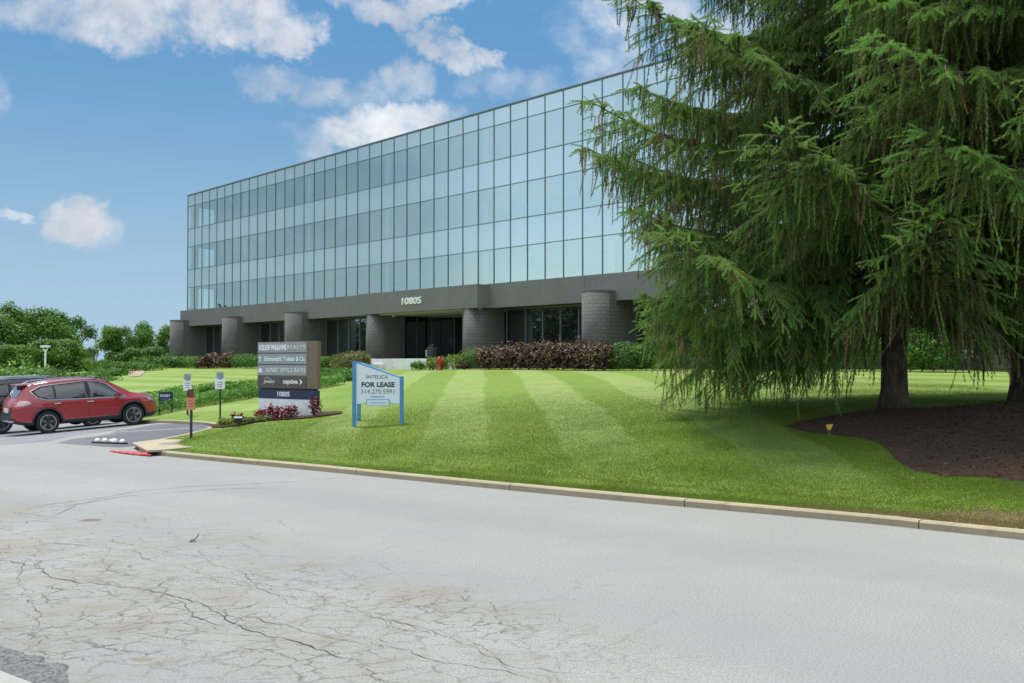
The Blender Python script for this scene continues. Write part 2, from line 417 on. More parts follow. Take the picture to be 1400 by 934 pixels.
M['olive'] = m_leaf('olive_leaves', (.06,.09,.02), (.24,.26,.08), (.30,.20,.10))
M['greygreen'] = m_leaf('ornamental_grass', (.06,.14,.03), (.22,.36,.12), None)
M['cover'] = m_leaf('ground_cover', (.07,.20,.02), (.24,.45,.08), None)
M['groundfar'] = flat('far_grass', (.06,.12,.03), .9, var=.2, scale=.05)
def m_bark():
    m, nt, b = newmat('bark'); N = NT(nt); p = N.obj()
    mp = N.n('ShaderNodeMapping'); mp.inputs['Scale'].default_value = (9,9,3.5); nt.links.new(p, mp.inputs[0])
    f = N.noise(mp.outputs[0], 1.0, 6, .7)
    nt.links.new(N.mix(N.ramp(f, .35, .65), (.035,.026,.020), (.115,.09,.075)), b.inputs['Base Color']); b.inputs['Roughness'].default_value = .9
    nt.links.new(N.bump(f, 1.0, .05), b.inputs['Normal'])
    return m
M['bark'] = m_bark()
M['twig'] = flat('dead_twig', (.16,.12,.09), .85)

# ------------------------------------------------------------------ terrain
def zroad(x, y):
    a = max(0.0, -x - 12.0)
    return -min(.42, .075*a)
KERB = [(34,-12),(14,5.2),(6.0,11.75),(4.58,12.95),(1.63,15.0),(-.89,16.9),(-3.8,19.15),(-7.7,22.1),(-8.75,23.4),(-9.05,25.2),(-9.0,27.2),(-9.1,29.6),(-9.35,31.2),(-9.95,32.6),(-11.2,33.5),(-12.9,34.6),(-15,38),(-21,46),(-33,60),(-52,82)]
def catmull(pts, step=.5):
    out = []
    P = [pts[0]] + list(pts) + [pts[-1]]
    for i in range(1, len(P)-2):
        p0, p1, p2, p3 = [np.array(q, float) for q in P[i-1:i+3]]
        n = max(1, int(np.linalg.norm(p2-p1)/step))
        for k in range(n):
            t = k/n
            out.append(tuple(.5*((2*p1)+(-p0+p2)*t+(2*p0-5*p1+4*p2-p3)*t*t+(-p0+3*p1-3*p2+p3)*t**3)))
    out.append(tuple(pts[-1])); return out
KC = catmull(KERB)
def offset_line(L, d):
    out = []
    for i in range(len(L)):
        a = np.array(L[max(i-1,0)]); b = np.array(L[min(i+1,len(L)-1)]); t = (b-a)/np.linalg.norm(b-a)
        out.append((L[i][0]+t[1]*d, L[i][1]-t[0]*d))
    return out
KH = .105
CTRL = [(x, y, zroad(x, y)+KH) for x, y in KERB] + [
 (-32,88,1.5),(-36,97,1.4),(-3,52,1.55),(4,50,1.62),(8,46,1.65),(18,38,1.7),(27,34,1.65),(-8,60,1.45),(-14,68,1.4),(-22,78,1.5),
 (-3.23,24,.57),(-6.9,30,.38),(8.05,21,1.1),(11.3,21.5,1.15),(0,32,1.05),(4,30,1.1),(0,42,1.45),(8,32,1.42),(14,28,1.4),(-8,42,.98),(-4,50,1.46),
 (-9.65,33,.3),(-11.3,34.9,.25),(-24.2,60,.95),(-30,86,1.42),(-21,72,1.3),(-15.5,41,.22),(-18.5,49,.55),(4,24,.95),(7.5,16,.62),(10,13.5,.62),(-12,46,.75),
 (-15,56,1.05),(0,120,1.4),(-44,130,1.0),(60,60,1.7),(40,20,1.4),(30,0,.7),(60,-20,.6),(120,100,1.5),(-60,140,.6)]
_c = np.array(CTRL); _n = len(_c)
def _phi(r2): return np.where(r2 > 1e-12, r2*np.log(np.maximum(r2, 1e-12))*.5, 0)
_K = _phi(((_c[:,None,:2]-_c[None,:,:2])**2).sum(-1)) + np.eye(_n)*.6
_P = np.c_[np.ones(_n), _c[:,:2]]
_w = np.linalg.solve(np.block([[_K, _P],[_P.T, np.zeros((3,3))]]), np.r_[_c[:,2], np.zeros(3)])
def hz(x, y):
    x = np.atleast_1d(np.asarray(x, float)); y = np.atleast_1d(np.asarray(y, float))
    out = np.empty(len(x))
    for a in range(0, len(x), 20000):
        q = np.c_[x[a:a+20000], y[a:a+20000]]
        out[a:a+20000] = _phi(((q[:,None]-_c[None,:,:2])**2).sum(-1)) @ _w[:_n] + np.c_[np.ones(len(q)), q] @ _w[_n:]
    return out
KCin = offset_line(KC, .15)
def inpoly(x, y, poly):
    x = np.atleast_1d(x); y = np.atleast_1d(y); r = np.zeros(len(x), bool); n = len(poly)
    for i in range(n):
        x1, y1 = poly[i]; x2, y2 = poly[(i+1) % n]
        if y1 == y2: continue
        r ^= ((y1 > y) != (y2 > y)) & (x < (x2-x1)*(y-y1)/(y2-y1)+x1)
    return r
KA = np.array(KCin)
def kdist(x, y):
    out = np.full(len(x), 1e9)
    for i in range(len(KA)-1):
        a, b = KA[i], KA[i+1]; ab = b-a; t = np.clip(((x-a[0])*ab[0]+(y-a[1])*ab[1])/(ab@ab), 0, 1)
        out = np.minimum(out, np.hypot(x-a[0]-t*ab[0], y-a[1]-t*ab[1]))
    return out
def ground_z(x, y):
    """lawn height, meeting the kerb top exactly"""
    x = np.atleast_1d(np.asarray(x, float)); y = np.atleast_1d(np.asarray(y, float))
    d = kdist(x, y); k = np.clip(d/1.6, 0, 1); k = k*k*(3-2*k)
    zr = -np.minimum(.42, .075*np.maximum(0, -x-12.0)) + KH - .01
    return zr*(1-k) + np.maximum(hz(x, y), zr)*k
def gz(x, y): return float(ground_z(x, y)[0])

def cdt(name, poly, step, zf, mat, jitter=.3, rings=None):
    xs = [p[0] for p in poly]; ys = [p[1] for p in poly]
    gx, gy = np.meshgrid(np.arange(min(xs), max(xs), step), np.arange(min(ys), max(ys), step))
    gx = gx.ravel() + rng.uniform(-jitter, jitter, gx.size)*step; gy = gy.ravel() + rng.uniform(-jitter, jitter, gy.size)*step
    pa = np.array(poly)
    keep = inpoly(gx, gy, poly)
    gx, gy = gx[keep], gy[keep]
    ext = [Vector(p) for p in poly] + [Vector((a, b)) for a, b in zip(gx, gy)]
    if rings: ext += [Vector(p) for p in rings if inpoly(p[0], p[1], poly)[0]]
    n = len(poly)
    res = geometry.delaunay_2d_cdt(ext, [], [list(range(n))], 1, 1e-4)
    v = np.array([(p.x, p.y) for p in res[0]]); z = zf(v[:,0], v[:,1])
    me = bpy.data.meshes.new(name); me.from_pydata([(a, b, float(c)) for (a, b), c in zip(v, z)], [], [tuple(f) for f in res[2]])
    for p in me.polygons: p.use_smooth = True
    me.materials.append(mat)
    o = link(name, me)
    if len(me.polygons) and me.polygons[0].normal.z < 0: me.flip_normals()
    return o

LAWN = KCin + [(-60,95),(-60,165),(120,165),(120,-20),(45,-20)]
rings = []
for d, st in ((.35,1),(.8,1),(1.3,2),(2.0,2),(3,3)):
    rings += offset_line(KC, .15+d)[::st]
lawn = tag(cdt('lawn', LAWN, 1.1, ground_z, M['grass'], rings=rings), kind='structure')

def sheet(name, x0, x1, y0, y1, step, zf, mat):
    nx = int((x1-x0)/step)+1; ny = int((y1-y0)/step)+1
    X = np.linspace(x0, x1, nx); Y = np.linspace(y0, y1, ny)
    vs = [(x, y, zf(x, y)) for y in Y for x in X]
    fs = [(j*nx+i, j*nx+i+1, (j+1)*nx+i+1, (j+1)*nx+i) for j in range(ny-1) for i in range(nx-1)]
    me = bpy.data.meshes.new(name); me.from_pydata(vs, [], fs); me.materials.append(mat)
    for p in me.polygons: p.use_smooth = True
    return link(name, me)
tag(sheet('road', -52, 46, -30, 84, 1.0, zroad, M['road']), kind='structure')
tag(sheet('ground', -1500, 1500, -1200, 1800, 100, lambda x, y: -.9, M['groundfar']), kind='structure')
# darker, newer asphalt of the parking bay
LOT = [(-9.0,27.2),(-9.2,29.6),(-9.45,31.2),(-10.05,32.6),(-11.3,33.5),(-13.0,34.6),(-15,37.8),(-21,45.8),(-33,59.8),(-50,79),(-50,30),(-22,28.2),(-14,26.4),(-9.6,24.3),(-9.1,25.2)]
lotz = np.vectorize(lambda x, y: zroad(x, y)+.005)
tag(cdt('parking_lot', LOT, 1.2, lotz, M['lot']), kind='structure')
def stripe(a, b, w=.11):
    a = Vector(a); b = Vector(b); t = (b-a).normalized(); n = Vector((-t.y, t.x))*w/2; L = (b-a).length; k = max(2, int(L/.8))
    vs = []; fs = []
    for i in range(k+1):
        p = a+(b-a)*i/k
        for q in (p+n, p-n): vs.append((q.x, q.y, zroad(q.x, q.y)+.010))
    for i in range(k): fs.append((2*i, 2*i+1, 2*i+3, 2*i+2))
    return vs, fs
mb = MB(); hd = Vector((math.cos(R(48)), math.sin(R(48)))); pd = Vector((-hd.y, hd.x))
base = Vector((-9.75, 31.5))
for k in range(7):
    s = base + pd*2.75*k + hd*(.0 if k else -.3)
    mb.add(*stripe(s - hd*5.4, s, .12))
tag(mb.build('parking_markings', M['roadpaint']), kind='structure')

# kerb: swept profile cut into lengths by joints
def kerb_mesh():
    mb = MB(); outer = KC; inner = offset_line(KC, .155); topo = offset_line(KC, .022)
    run = 0.0; seg = []; start = 0
    acc = [0.0]
    for i in range(1, len(KC)): acc.append(acc[-1] + math.dist(KC[i], KC[i-1]))
    i = 0; L = 3.05; n = 0; cur = [0]
    ids = []; nxt = L
    for i in range(1, len(KC)):
        cur.append(i)
        if acc[i] >= nxt or i == len(KC)-1:
            ids.append(cur); cur = [i]; nxt = acc[i] + L*random.uniform(.85, 1.2)
    for seg in ids:
        vs = []; fs = []; dz = random.uniform(-.004, .004); g = .008
        for j, i in enumerate(seg):
            o, t, q = np.array(outer[i]), np.array(topo[i]), np.array(inner[i])
            if j == 0 or j == len(seg)-1:
                nb = seg[1] if j == 0 else seg[-2]; d = np.array(outer[nb])-o; d = d/np.linalg.norm(d)*g
                o, t, q = o+d, t+d, q+d
            z = zroad(*o)
            vs += [(o[0],o[1],z-.15),(o[0],o[1],z+KH-.022+dz),(t[0],t[1],z+KH+dz),(q[0],q[1],z+KH+dz),(q[0],q[1],z-.15)]
        for j in range(len(seg)-1):
            for k in range(5): fs.append((j*5+k, j*5+(k+1) % 5, (j+1)*5+(k+1) % 5, (j+1)*5+k))
        fs += [(4,3,2,1,0), tuple((len(seg)-1)*5+k for k in range(5))]
        mb.add(vs, fs)
    return mb
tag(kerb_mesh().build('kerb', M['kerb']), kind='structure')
# drain inlet pad at the kerb nose
pad = empty('drain_inlet', (-8.2, 24.0, 0)); tag(pad, 'tan concrete drain inlet slab with a round lid at the corner of the kerb', 'drain inlet')
mb = MB(); mb.prism([(-.98,.1),(.16,-2.0),(.45,-1.8),(1.15,-.75),(.6,.75),(-.35,1.15),(-.75,.95)], .085, .14); mb.build('slab', M['pad'], pad, bevel=.015)
mb = MB(); mb.prism([(-.90,.1),(.16,-1.85),(.9,-.7),(.4,.6),(-.7,.8)], -.05, .08); mb.build('base', M['blackplastic'], pad)
mb = MB(); mb.lathe([(.02,.146),(.30,.146),(.32,.141)], 28, c=(.12,-.25,0)); mb.build('lid', flat('lid_grey', (.2,.19,.17), .8), pad)
# red sheet
V = []; nx, ny = 16, 8
for j in range(ny):
    for i in range(nx):
        u, v = i/(nx-1), j/(ny-1); a = Vector((-9.35,23.2)).lerp(Vector((-7.95,21.95)), u); n = Vector((-.52,-.85))
        w = (.08+.30*math.sin(math.pi*min(1, u*1.1))); p = a + n*(v-.75)*w
        V.append((p.x, p.y, .012 + .03*abs(noise.noise(Vector((p.x*5, p.y*5, 0)))) + .07*math.exp(-((u-.85)/.12)**2)*math.sin(v*math.pi)))
Fc = [(j*nx+i, j*nx+i+1, (j+1)*nx+i+1, (j+1)*nx+i) for j in range(ny-1) for i in range(nx-1)]
mb = MB(); mb.add(V, Fc); o = mb.build('red_sheet', M['redcloth'], smooth=True)
so = o.modifiers.new('s', 'SOLIDIFY'); so.thickness = .004
tag(o, 'crumpled red plastic sheet lying on the road against the drain inlet', 'plastic sheet')
# black strip with white lumps
bs = empty('debris_strip', (at(155,25.6), 25.4, 0), R(-22)); tag(bs, 'black strip with white lumps lying on the asphalt left of the drain inlet', 'debris')
mb = MB(); mb.prism([(-.52,-.09),(.5,-.07),(.55,.06),(-.1,.11),(-.5,.08)], .004, .045); mb.build('base', M['black'], bs, bevel=.01)
for k, (x, y, r) in enumerate([(-.40,0,.072),(-.16,.0,.085),(-.02,.08,.06),(.17,-.01,.085),(.42,0,.075)]):
    mb = MB(); mb.lathe([(r*.9,.045),(r,.06),(r*.85,.06+r*.5),(r*.45,.06+r*.85),(.005,.06+r*.95)], 12, c=(x,y,0)); mb.build('lump', M['white'], bs, smooth=True)
# mulch bed under the spruces
def px_ground(px, py):                         # where the sight line through a photo pixel meets the lawn
    lo, hi = 6.0, 80.0
    for _ in range(300):
        Y = lo + (hi-lo)*_/299
        if zat(py, Y) <= gz(at(px, Y), Y): return (at(px, Y), Y)
    return (at(px, hi), hi)
bedpx = [(1074,583),(1100,576),(1150,567),(1200,560),(1260,560),(1320,556),(1380,551)]
bedlo = [(1080,588),(1110,594),(1135,596),(1175,602),(1205,613),(1225,632),(1250,645),(1290,652),(1345,657),(1399,661)]
up = [px_ground(*p) for p in bedpx]; lo_ = [px_ground(*p) for p in bedlo]
BED = catmull(up + [(14.5,23.5),(17.5,20),(17,15.5),(13,12.8)] + lo_[::-1] + [up[0]], .35)[:-1]
BA = np.array(BED)
def bdist(x, y):
    return np.sqrt(((np.c_[x, y][:,None]-BA[None])**2).sum(-1)).min(1)
def bedz(x, y): 
    d = bdist(x, y); 
    return ground_z(x, y) + .012 + .10*np.clip(d/.9, 0, 1)
tag(cdt('mulch_bed', BED, .22, bedz, M['mulch']), kind='structure')
TREES = [(8.05,21.0),(11.5,22.3),(8.75,15.4)]
# loose chips over the mulch
n = 16000
bx = rng.uniform(BA[:,0].min(), BA[:,0].max(), n); by = rng.uniform(BA[:,1].min(), BA[:,1].max(), n)
k = inpoly(bx, by, BED); bx, by = bx[k], by[k]; bz = bedz(bx, by); n = len(bx)
C = np.c_[bx, by, bz+.006]; th = rng.uniform(0, 6.28, n); L = rng.uniform(.012,.05,n); Wd = rng.uniform(.005,.012,n)
a = np.c_[np.cos(th), np.sin(th), rng.uniform(-.4,.4,n)]*L[:,None]; b_ = np.c_[-np.sin(th), np.cos(th), rng.uniform(-.3,.3,n)]*Wd[:,None]
V = np.stack([C-a-b_, C+a-b_, C+a+b_, C-a+b_], 1).reshape(-1,3)
M['chips'] = m_leaf('bark_chips', (.055,.030,.016), (.16,.09,.05), (.30,.23,.16), 0.0)
o = link('bark_chips', np_mesh('bark_chips', V, 4, np.repeat(np.where(rng.random(n) < .035, 1.0, rng.uniform(0,.7,n)), 4), [M['chips']]))
tag(o, kind='stuff', label='loose brown bark chips over the bed under the spruces')

# grass blades
def grass_blades(n, lo, hi, h, w):
    x = rng.uniform(-9, 13, n*5); y = rng.uniform(10, 34, n*5)
    k = inpoly(x, y, LAWN) & ~inpoly(x, y, BED); x, y = x[k], y[k]
    vis = (np.abs(x/y) < .56); x, y = x[vis], y[vis]
    d = kdist(x, y)
    k = (rng.random(len(x)) < np.clip((14.0/y)**2.2, 0, 1)*np.clip((34-y)/14, 0, 1)) & (y > lo) & (y < hi) & (d > .02)
    x, y, d = x[k][:n], y[k][:n], d[k][:n]; z = ground_z(x, y); n = len(x)
    # shaggier near the kerb
    g = .55 + .5*np.exp(-d/.9) + .3*rng.random(n)
    cl = np.array([noise.noise(Vector((a*.9, b*.9, 0))) for a, b in zip(x, y)]); g *= 1+.45*cl
    H = h*g*rng.uniform(.6,1.3,n); th = rng.uniform(0, 6.28, n); lean = rng.uniform(.1,.8,n)
    C = np.c_[x, y, z]; s = np.c_[np.cos(th), np.sin(th), 0*th]*(w*rng.uniform(.7,1.4,n))[:,None]
    th2 = rng.uniform(0,6.28,n); tip = np.c_[np.cos(th2)*lean*H, np.sin(th2)*lean*H, H]
    V = np.stack([C-s, C+s, C+tip], 1).reshape(-1,3)
    return V, np.repeat(rng.random(n)**2*.8, 3)
V, t = grass_blades(800000, 10, 34, .026, .0042)
tag(link('grass', np_mesh('grass', V, 3, t, [M['blade']])), kind='stuff', label='short mown green grass blades of the lawn')

# ------------------------------------------------------------------ road cracks and the corner details
def ribbon(pts, w, jit=.03, step=.06):
    vs = []; fs = []; P = [Vector((at(px, CAM_H*F/(py-HY)), CAM_H*F/(py-HY))) for px, py in pts]
    out = []
    for i in range(len(P)-1):
        n = max(1, int((P[i+1]-P[i]).length/step))
        for k in range(n): out.append(P[i].lerp(P[i+1], k/n))
    out.append(P[-1]); N = len(out); sd = random.uniform(0, 99)
    for i, p in enumerate(out):
        t = (out[min(i+1,N-1)]-out[max(i-1,0)]).normalized(); n = Vector((-t.y, t.x))
        o = noise.noise(Vector((i*step*1.3, sd, 0)))*jit*3 + noise.noise(Vector((i*step*9, sd, 5)))*jit*.9
        q = p + n*o; ww = w*(.25 + 1.1*abs(noise.noise(Vector((i*step*6, sd, 9))))) * min(1, i/6, (N-1-i)/6)
        for e in (1, -1): r = q + n*ww*e; vs.append((r.x, r.y, zroad(r.x, r.y)+.004))
    for i in range(N-1): fs.append((2*i, 2*i+1, 2*i+3, 2*i+2))
    return vs, fs
mb = MB()
CR = [([(0,758),(60,786),(150,797),(215,812),(300,838),(345,855),(420,882),(500,902)], .016),
      ([(215,812),(262,842),(315,856)], .012), ([(130,735),(260,760),(390,800),(470,830)], .007), ([(60,740),(180,752),(300,790),(410,815),(560,850),(640,873)], .007),
      ([(0,880),(60,862),(130,852)], .009), ([(105,918),(150,912),(200,895)], .007), ([(300,838),(400,850),(470,868),(600,905),(760,934)], .008),
      ([(250,785),(330,800),(430,828),(520,842)], .006), ([(420,882),(350,868),(240,860),(140,872)], .006), ([(470,830),(540,852),(640,880),(700,905),(830,925)], .007),
      ([(30,765),(20,800),(50,840),(30,870)], .006), ([(560,850),(520,870),(545,895)], .005)]
for p, w in CR: mb.add(*ribbon(p, w*.62, .06))
tag(mb.build('road_cracks', flat('crack_dark', (.085,.078,.066), .95, var=.5, scale=9)), kind='structure')
mb = MB()
for p, w in [([(0,691),(60,690),(130,682),(190,671),(260,665),(350,661),(450,655)], .022), ([(0,694),(90,691),(180,677),(300,668),(420,666)], .013), ([(0,697),(70,705),(110,690),(200,673)], .012)]:
    mb.add(*ribbon(p, w, .03, .12))
tag(mb.build('road_seam', flat('seam_grey', (.19,.19,.18), .95, var=.3, scale=5)), kind='structure')
# crumbling dark edge and pale concrete in the near left corner
def gpoly(pts, z):
    return [(at(px, CAM_H*F/(py-HY)), CAM_H*F/(py-HY)) for px, py in pts]
E = gpoly([(-160,838),(0,881),(40,893),(80,905),(105,921),(108,932),(130,950),(90,990),(-10,1010),(-160,930)], 0)
m, nt, b = newmat('crumbled_asphalt'); N = NT(nt); p = N.pos(); v = N.n('ShaderNodeTexVoronoi'); nt.links.new(p, v.inputs['Vector']); v.inputs['Scale'].default_value = 45
nt.links.new(N.mix(v.outputs['Color'], (.06,.065,.06), (.24,.25,.24)), b.inputs['Base Color']); b.inputs['Roughness'].default_value = .95; nt.links.new(N.bump(v.outputs['Distance'], .8, .02), b.inputs['Normal'])
E2 = []
for i in range(len(E)):
    a, c = Vector(E[i]), Vector(E[(i+1) % len(E)])
    for k in range(8):
        q = a.lerp(c, k/8); q += Vector((noise.noise(Vector((q.x*6, q.y*6, 1))), noise.noise(Vector((q.x*6, q.y*6, 7)))))*.09; E2.append((q.x, q.y))
tag(cdt('crumbled_edge', E2, .25, lambda x, y: np.full(len(x), .0045), m), kind='structure')
E = gpoly([(-200,838),(-20,908),(20,925),(50,936),(90,990),(-200,960)], 0)
mb = MB(); mb.prism(E, -.05, .03); tag(mb.build('kerb_apron', m_concrete('grey_concrete', (.33,.33,.30), (.40,.39,.355), (.2,.19,.165)), bevel=.012), kind='structure')
# fallen dry leaf
lf = MB(); x, y = at(265, CAM_H*F/246), CAM_H*F/246
lf.add([(x-.035,y-.03,.006),(x+.02,y-.035,.02),(x+.04,y+.02,.008),(x-.01,y+.035,.025),(x-.04,y+.01,.012)], [(0,1,2,3,4)])
lf.tube([(x+.01,y+.02,.02),(x+.03,y+.09,.05),(x+.035,y+.12,.07)], .006, 5)
tag(lf.build('fallen_leaf', M['dryleaf']), 'small dark curled dead leaf lying on the pale road', 'leaf')

# ------------------------------------------------------------------ the office building
dv = Vector((-.674,.7387)); nv = Vector((.7387,.674)); D0 = 41.0
MOD = 1.524; NP = 50
BO = nv*D0 + dv*90.8
BR = math.atan2(-.7387, .674)
def bw(xl, yl):                                # building-local to world
    p = BO - dv*xl + nv*yl; return (p.x, p.y)
def at_b(px, yl):                              # local x of the photo column px on the line y = yl
    D = D0 + yl; u = px + 542.0; Z = F*D/(u*.7387); t = (Z - .674*D)/.7387
    return 90.8 - t
bld = empty('office_building', (BO.x, BO.y, 0), BR)
tag(bld, 'four storey office building with pale mirrored glass curtain wall above grey block columns', 'building')
LEN = NP*MOD; DEP = 26.0; ZT = 17.85
rows = [('v',6.92,9.09),('s',9.09,10.79),('v',10.79,12.96),('s',12.96,14.66),('v',14.66,16.83),('s',16.83,17.85)]
def uvbox(o):                                   # UVs along the horizontal run and height, in metres
    me = o.data; uv = me.uv_layers.new(name='UVMap')
    for p in me.polygons:
        n = p.normal
        for li in p.loop_indices:
            v = me.vertices[me.loops[li].vertex_index].co
            uv.data[li].uv = ((v.y if abs(n.x) > abs(n.y) else v.x), v.z)
# panes and spandrels: one mesh per row, shared by the copies
glassmesh = {}
def pane(kind, z0, z1, i):
    key = (kind, z0)
    if key not in glassmesh:
        mb = MB(); a, c = MOD/2-.02, (z1-z0)/2-.02; mb.add([(-a,0,-c),(a,0,-c),(a,0,c),(-a,0,c)], [(0,1,2,3)])
        o = mb.build('window' if kind == 'v' else 'spandrel_panel', M['vision' if kind == 'v' else 'spandrel'], bld, keep=True); glassmesh[key] = o
    else:
        o = glassmesh[key].copy(); COL.objects.link(o)
    o.location = ((i+.5)*MOD, 0.0, (z0+z1)/2)
    o.rotation_euler = (R(random.gauss(0,.10)), 0, R(random.gauss(0,.16)))
for kind in 'vs':
    per = [r for r in rows if r[0] == kind]
    n1 = 17                                    # the far panes are one part
    for _, z0, z1 in per:
        for i in range(n1, NP): pane(kind, z0, z1, i)
    mb = MB()
    for _, z0, z1 in per:
        for i in range(n1):
            e = random.gauss(0,.003); g = random.gauss(0,.002)
            x0, x1 = i*MOD+.02, (i+1)*MOD-.02
            mb.add([(x0,e,z0+.02),(x1,-e,z0+.02),(x1,g-e,z1-.02),(x0,g+e,z1-.02)], [(0,1,2,3)])
    tag(mb.build('far_windows' if kind == 'v' else 'far_spandrel_panels', M['vision' if kind == 'v' else 'spandrel'], bld, keep=True), kind='stuff')
mm = MB(); mm.box(-.023, .023, -.04, .03, 0, ZT-6.9)
m0 = mm.build('mullion', M['mullion'], bld); m0.location = (0, 0, 6.9)
for i in range(1, NP+1):
    o = m0.copy(); COL.objects.link(o); o.location = (i*MOD, 0, 6.9)
for z in [6.92] + [r[2] for r in rows]:
    mb = MB(); mb.box(-.03, LEN+.03, -.034, .028, z-.022, z+.022); mb.build('transom', M['mullion'], bld)
mb = MB(); mb.box(-.08, LEN+.08, -.07, .35, ZT+.03, ZT+.10); mb.build('coping', M['alu'], bld)
# left end wall: glazed near the corner
for kind, z0, z1 in rows:
    for j in range(5):
        y0 = .03 + j*MOD; mb = MB(); mb.add([(.0,y0+MOD-.04,z0+.03),(.0,y0+.04,z0+.03),(.0,y0+.04,z1-.03),(.0,y0+MOD-.04,z1-.03)], [(0,1,2,3)])
        mb.build('end_window' if kind == 'v' else 'end_panel', M['clearglass' if kind == 'v' else 'spandrel'], bld, keep=True)
mb = MB()
for j in range(6): mb.box(-.03, .03, .03+j*MOD-.03, .03+j*MOD+.03, 6.9, ZT)
for z in [6.92] + [r[2] for r in rows]: mb.box(-.025, .025, .06, 5*MOD, z-.028, z+.028)
mb.build('end_mullions', M['mullion'], bld)
mb = MB(); mb.box(0, .25, 5*MOD+.06, DEP, 1.0, ZT); mb.build('end_wall', M['fascia'], bld)
mb = MB(); mb.box(LEN-.25, LEN, .05, DEP, 1.0, ZT); mb.build('end_wall', M['fascia'], bld)
mb = MB(); mb.box(.25, LEN-.25, DEP-.25, DEP-.001, 1.0, ZT); mb.build('back_wall', M['fascia'], bld)
mb = MB(); mb.box(.05, LEN-.05, .06, DEP-.05, ZT-.25, ZT+.02); mb.build('roof', M['lightgrey'], bld)
# floors behind the glass
for z0, z1 in ((5.5,6.86),(9.12,10.72),(12.99,14.6)):
    mb = MB(); mb.box(.06, LEN-.3, .10, DEP-.3, z1-.10, z1); mb.build('floor', M['carpet'], bld)
    mb = MB(); mb.box(.06, LEN-.3, .10, DEP-.3, z0, z0+.08); mb.build('ceiling', M['ceiling'], bld)
mb = MB(); mb.box(.06, LEN-.3, .10, DEP-.3, 16.86, 16.95); mb.build('ceiling', M['ceiling'], bld)
for z0, z1 in ((6.86,9.12),(10.72,12.99),(14.6,16.86)):
    mb = MB(); mb.box(5.1, LEN-5, 5.5, 5.7, z0, z1); mb.build('core_wall', M['interior'], bld)
    mb = MB(); mb.box(4.9, 5.05, .3, 24, z0, z1); mb.build('partition', M['interior'], bld)
    for k in range(8):
        x = (.12+7*k)*MOD
        mb = MB(); mb.box(x+.04, x+.60, .16, .75, z0, z1-.0); mb.build('interior_column', M['white'], bld)
    for k in range(9):                          # cross partitions
        x = (3.5+random.randint(0, 1)*.5+5.4*k)*MOD
        if random.random() < .6:
            mb = MB(); mb.box(x, x+.12, .6, 5.45, z0, z1); mb.build('partition', M['interior'], bld)
    mb = MB()                                   # blinds drawn to different lengths
    for i in range(4, NP):
        if random.random() < .16:
            h = random.choice([.3, .45, .6, .8]); mb.box(i*MOD+.05, (i+1)*MOD-.05, .13, .14, z1-h, z1)
    mb.build('blinds', M['interior'], bld)
# fascia band
xs0, xs1 = 20.6*MOD, 29.1*MOD
def fasc(x0, x1, y0, z0, z1):
    k = max(1, round((x1-x0)/9.2))
    for j in range(k):
        a = x0+(x1-x0)*j/k + (.008 if j else 0); c = x0+(x1-x0)*(j+1)/k - (.008 if j < k-1 else 0)
        mb = MB(); mb.box(a, c, y0, y0+.4, z0, z1); mb.build('fascia', M['fascia'], bld)
fasc(-.45, xs0-.003, -.5, 5.40, 6.90); fasc(xs1+.003, LEN+.45, -.5, 5.40, 6.90); fasc(xs0, xs1, -1.5, 5.39, 6.84)
mb = MB(); mb.box(xs0+.001, xs1-.001, -1.095, .5, 5.41, 6.82); mb.build('portico_roof', M['fascia'], bld)
mb = MB(); mb.box(-.44, xs0-.01, -.097, 5, 5.43, 5.6); mb.box(xs1+.01, LEN+.44, -.097, 5, 5.43, 5.6); mb.build('soffit', M['blackplastic'], bld)
mb = MB(); mb.box(xs0+.3, xs1-.3, -1.06, 6, 5.30, 5.408); mb.build('portico_soffit', M['soffit'], bld)
mb = MB(); mb.box(-.42, LEN+.42, -.48, .06, 6.86, 6.895); mb.build('ledge', M['alu'], bld)
# columns: round nosed block piers
colx = [(.35+7*k)*MOD for k in range(8)]
def pier(xc, yc, r, yb, z0, z1, nm='column'):
    n = 22; pts = [(xc+r*math.cos(math.pi+math.pi*k/n), yc+r*math.sin(math.pi+math.pi*k/n)) for k in range(n+1)]
    pts = pts + [(xc+r, yb), (xc-r, yb)]
    mb = MB(); mb.prism(pts, z0, z1); o = mb.build(nm, M['block'], bld)
    me = o.data; uv = me.uv_layers.new(name='UVMap'); 
    for p in me.polygons:
        for li in p.loop_indices:
            v = me.vertices[me.loops[li].vertex_index].co
            if v.y < yc: s = r*(math.atan2(v.y-yc, v.x-xc)+math.pi/2)
            else: s = (1 if v.x > xc else -1)*(math.pi/2*r + v.y-yc)
            uv.data[li].uv = (s, v.z)
    for i, p in enumerate(me.polygons):
        p.use_smooth = abs(p.normal.z) < .5 and p.center.y < yc
    return o
for k, xc in enumerate(colx):
    if k in (3,4): pier(xc, -.62, .86, 1.0, 1.0, 5.388)
    else:
        pier(xc, -1.0, .86, 1.3, 1.0, 5.90)
        mb = MB(); n = 24; mb.prism([(xc+.88*math.cos(math.pi+math.pi*q/n), -1.0+.88*math.sin(math.pi+math.pi*q/n)) for q in range(n+1)] + [(xc+.88,-.505),(xc-.88,-.505)], 5.902, 5.96); mb.build('column_cap', M['fascia'], bld)
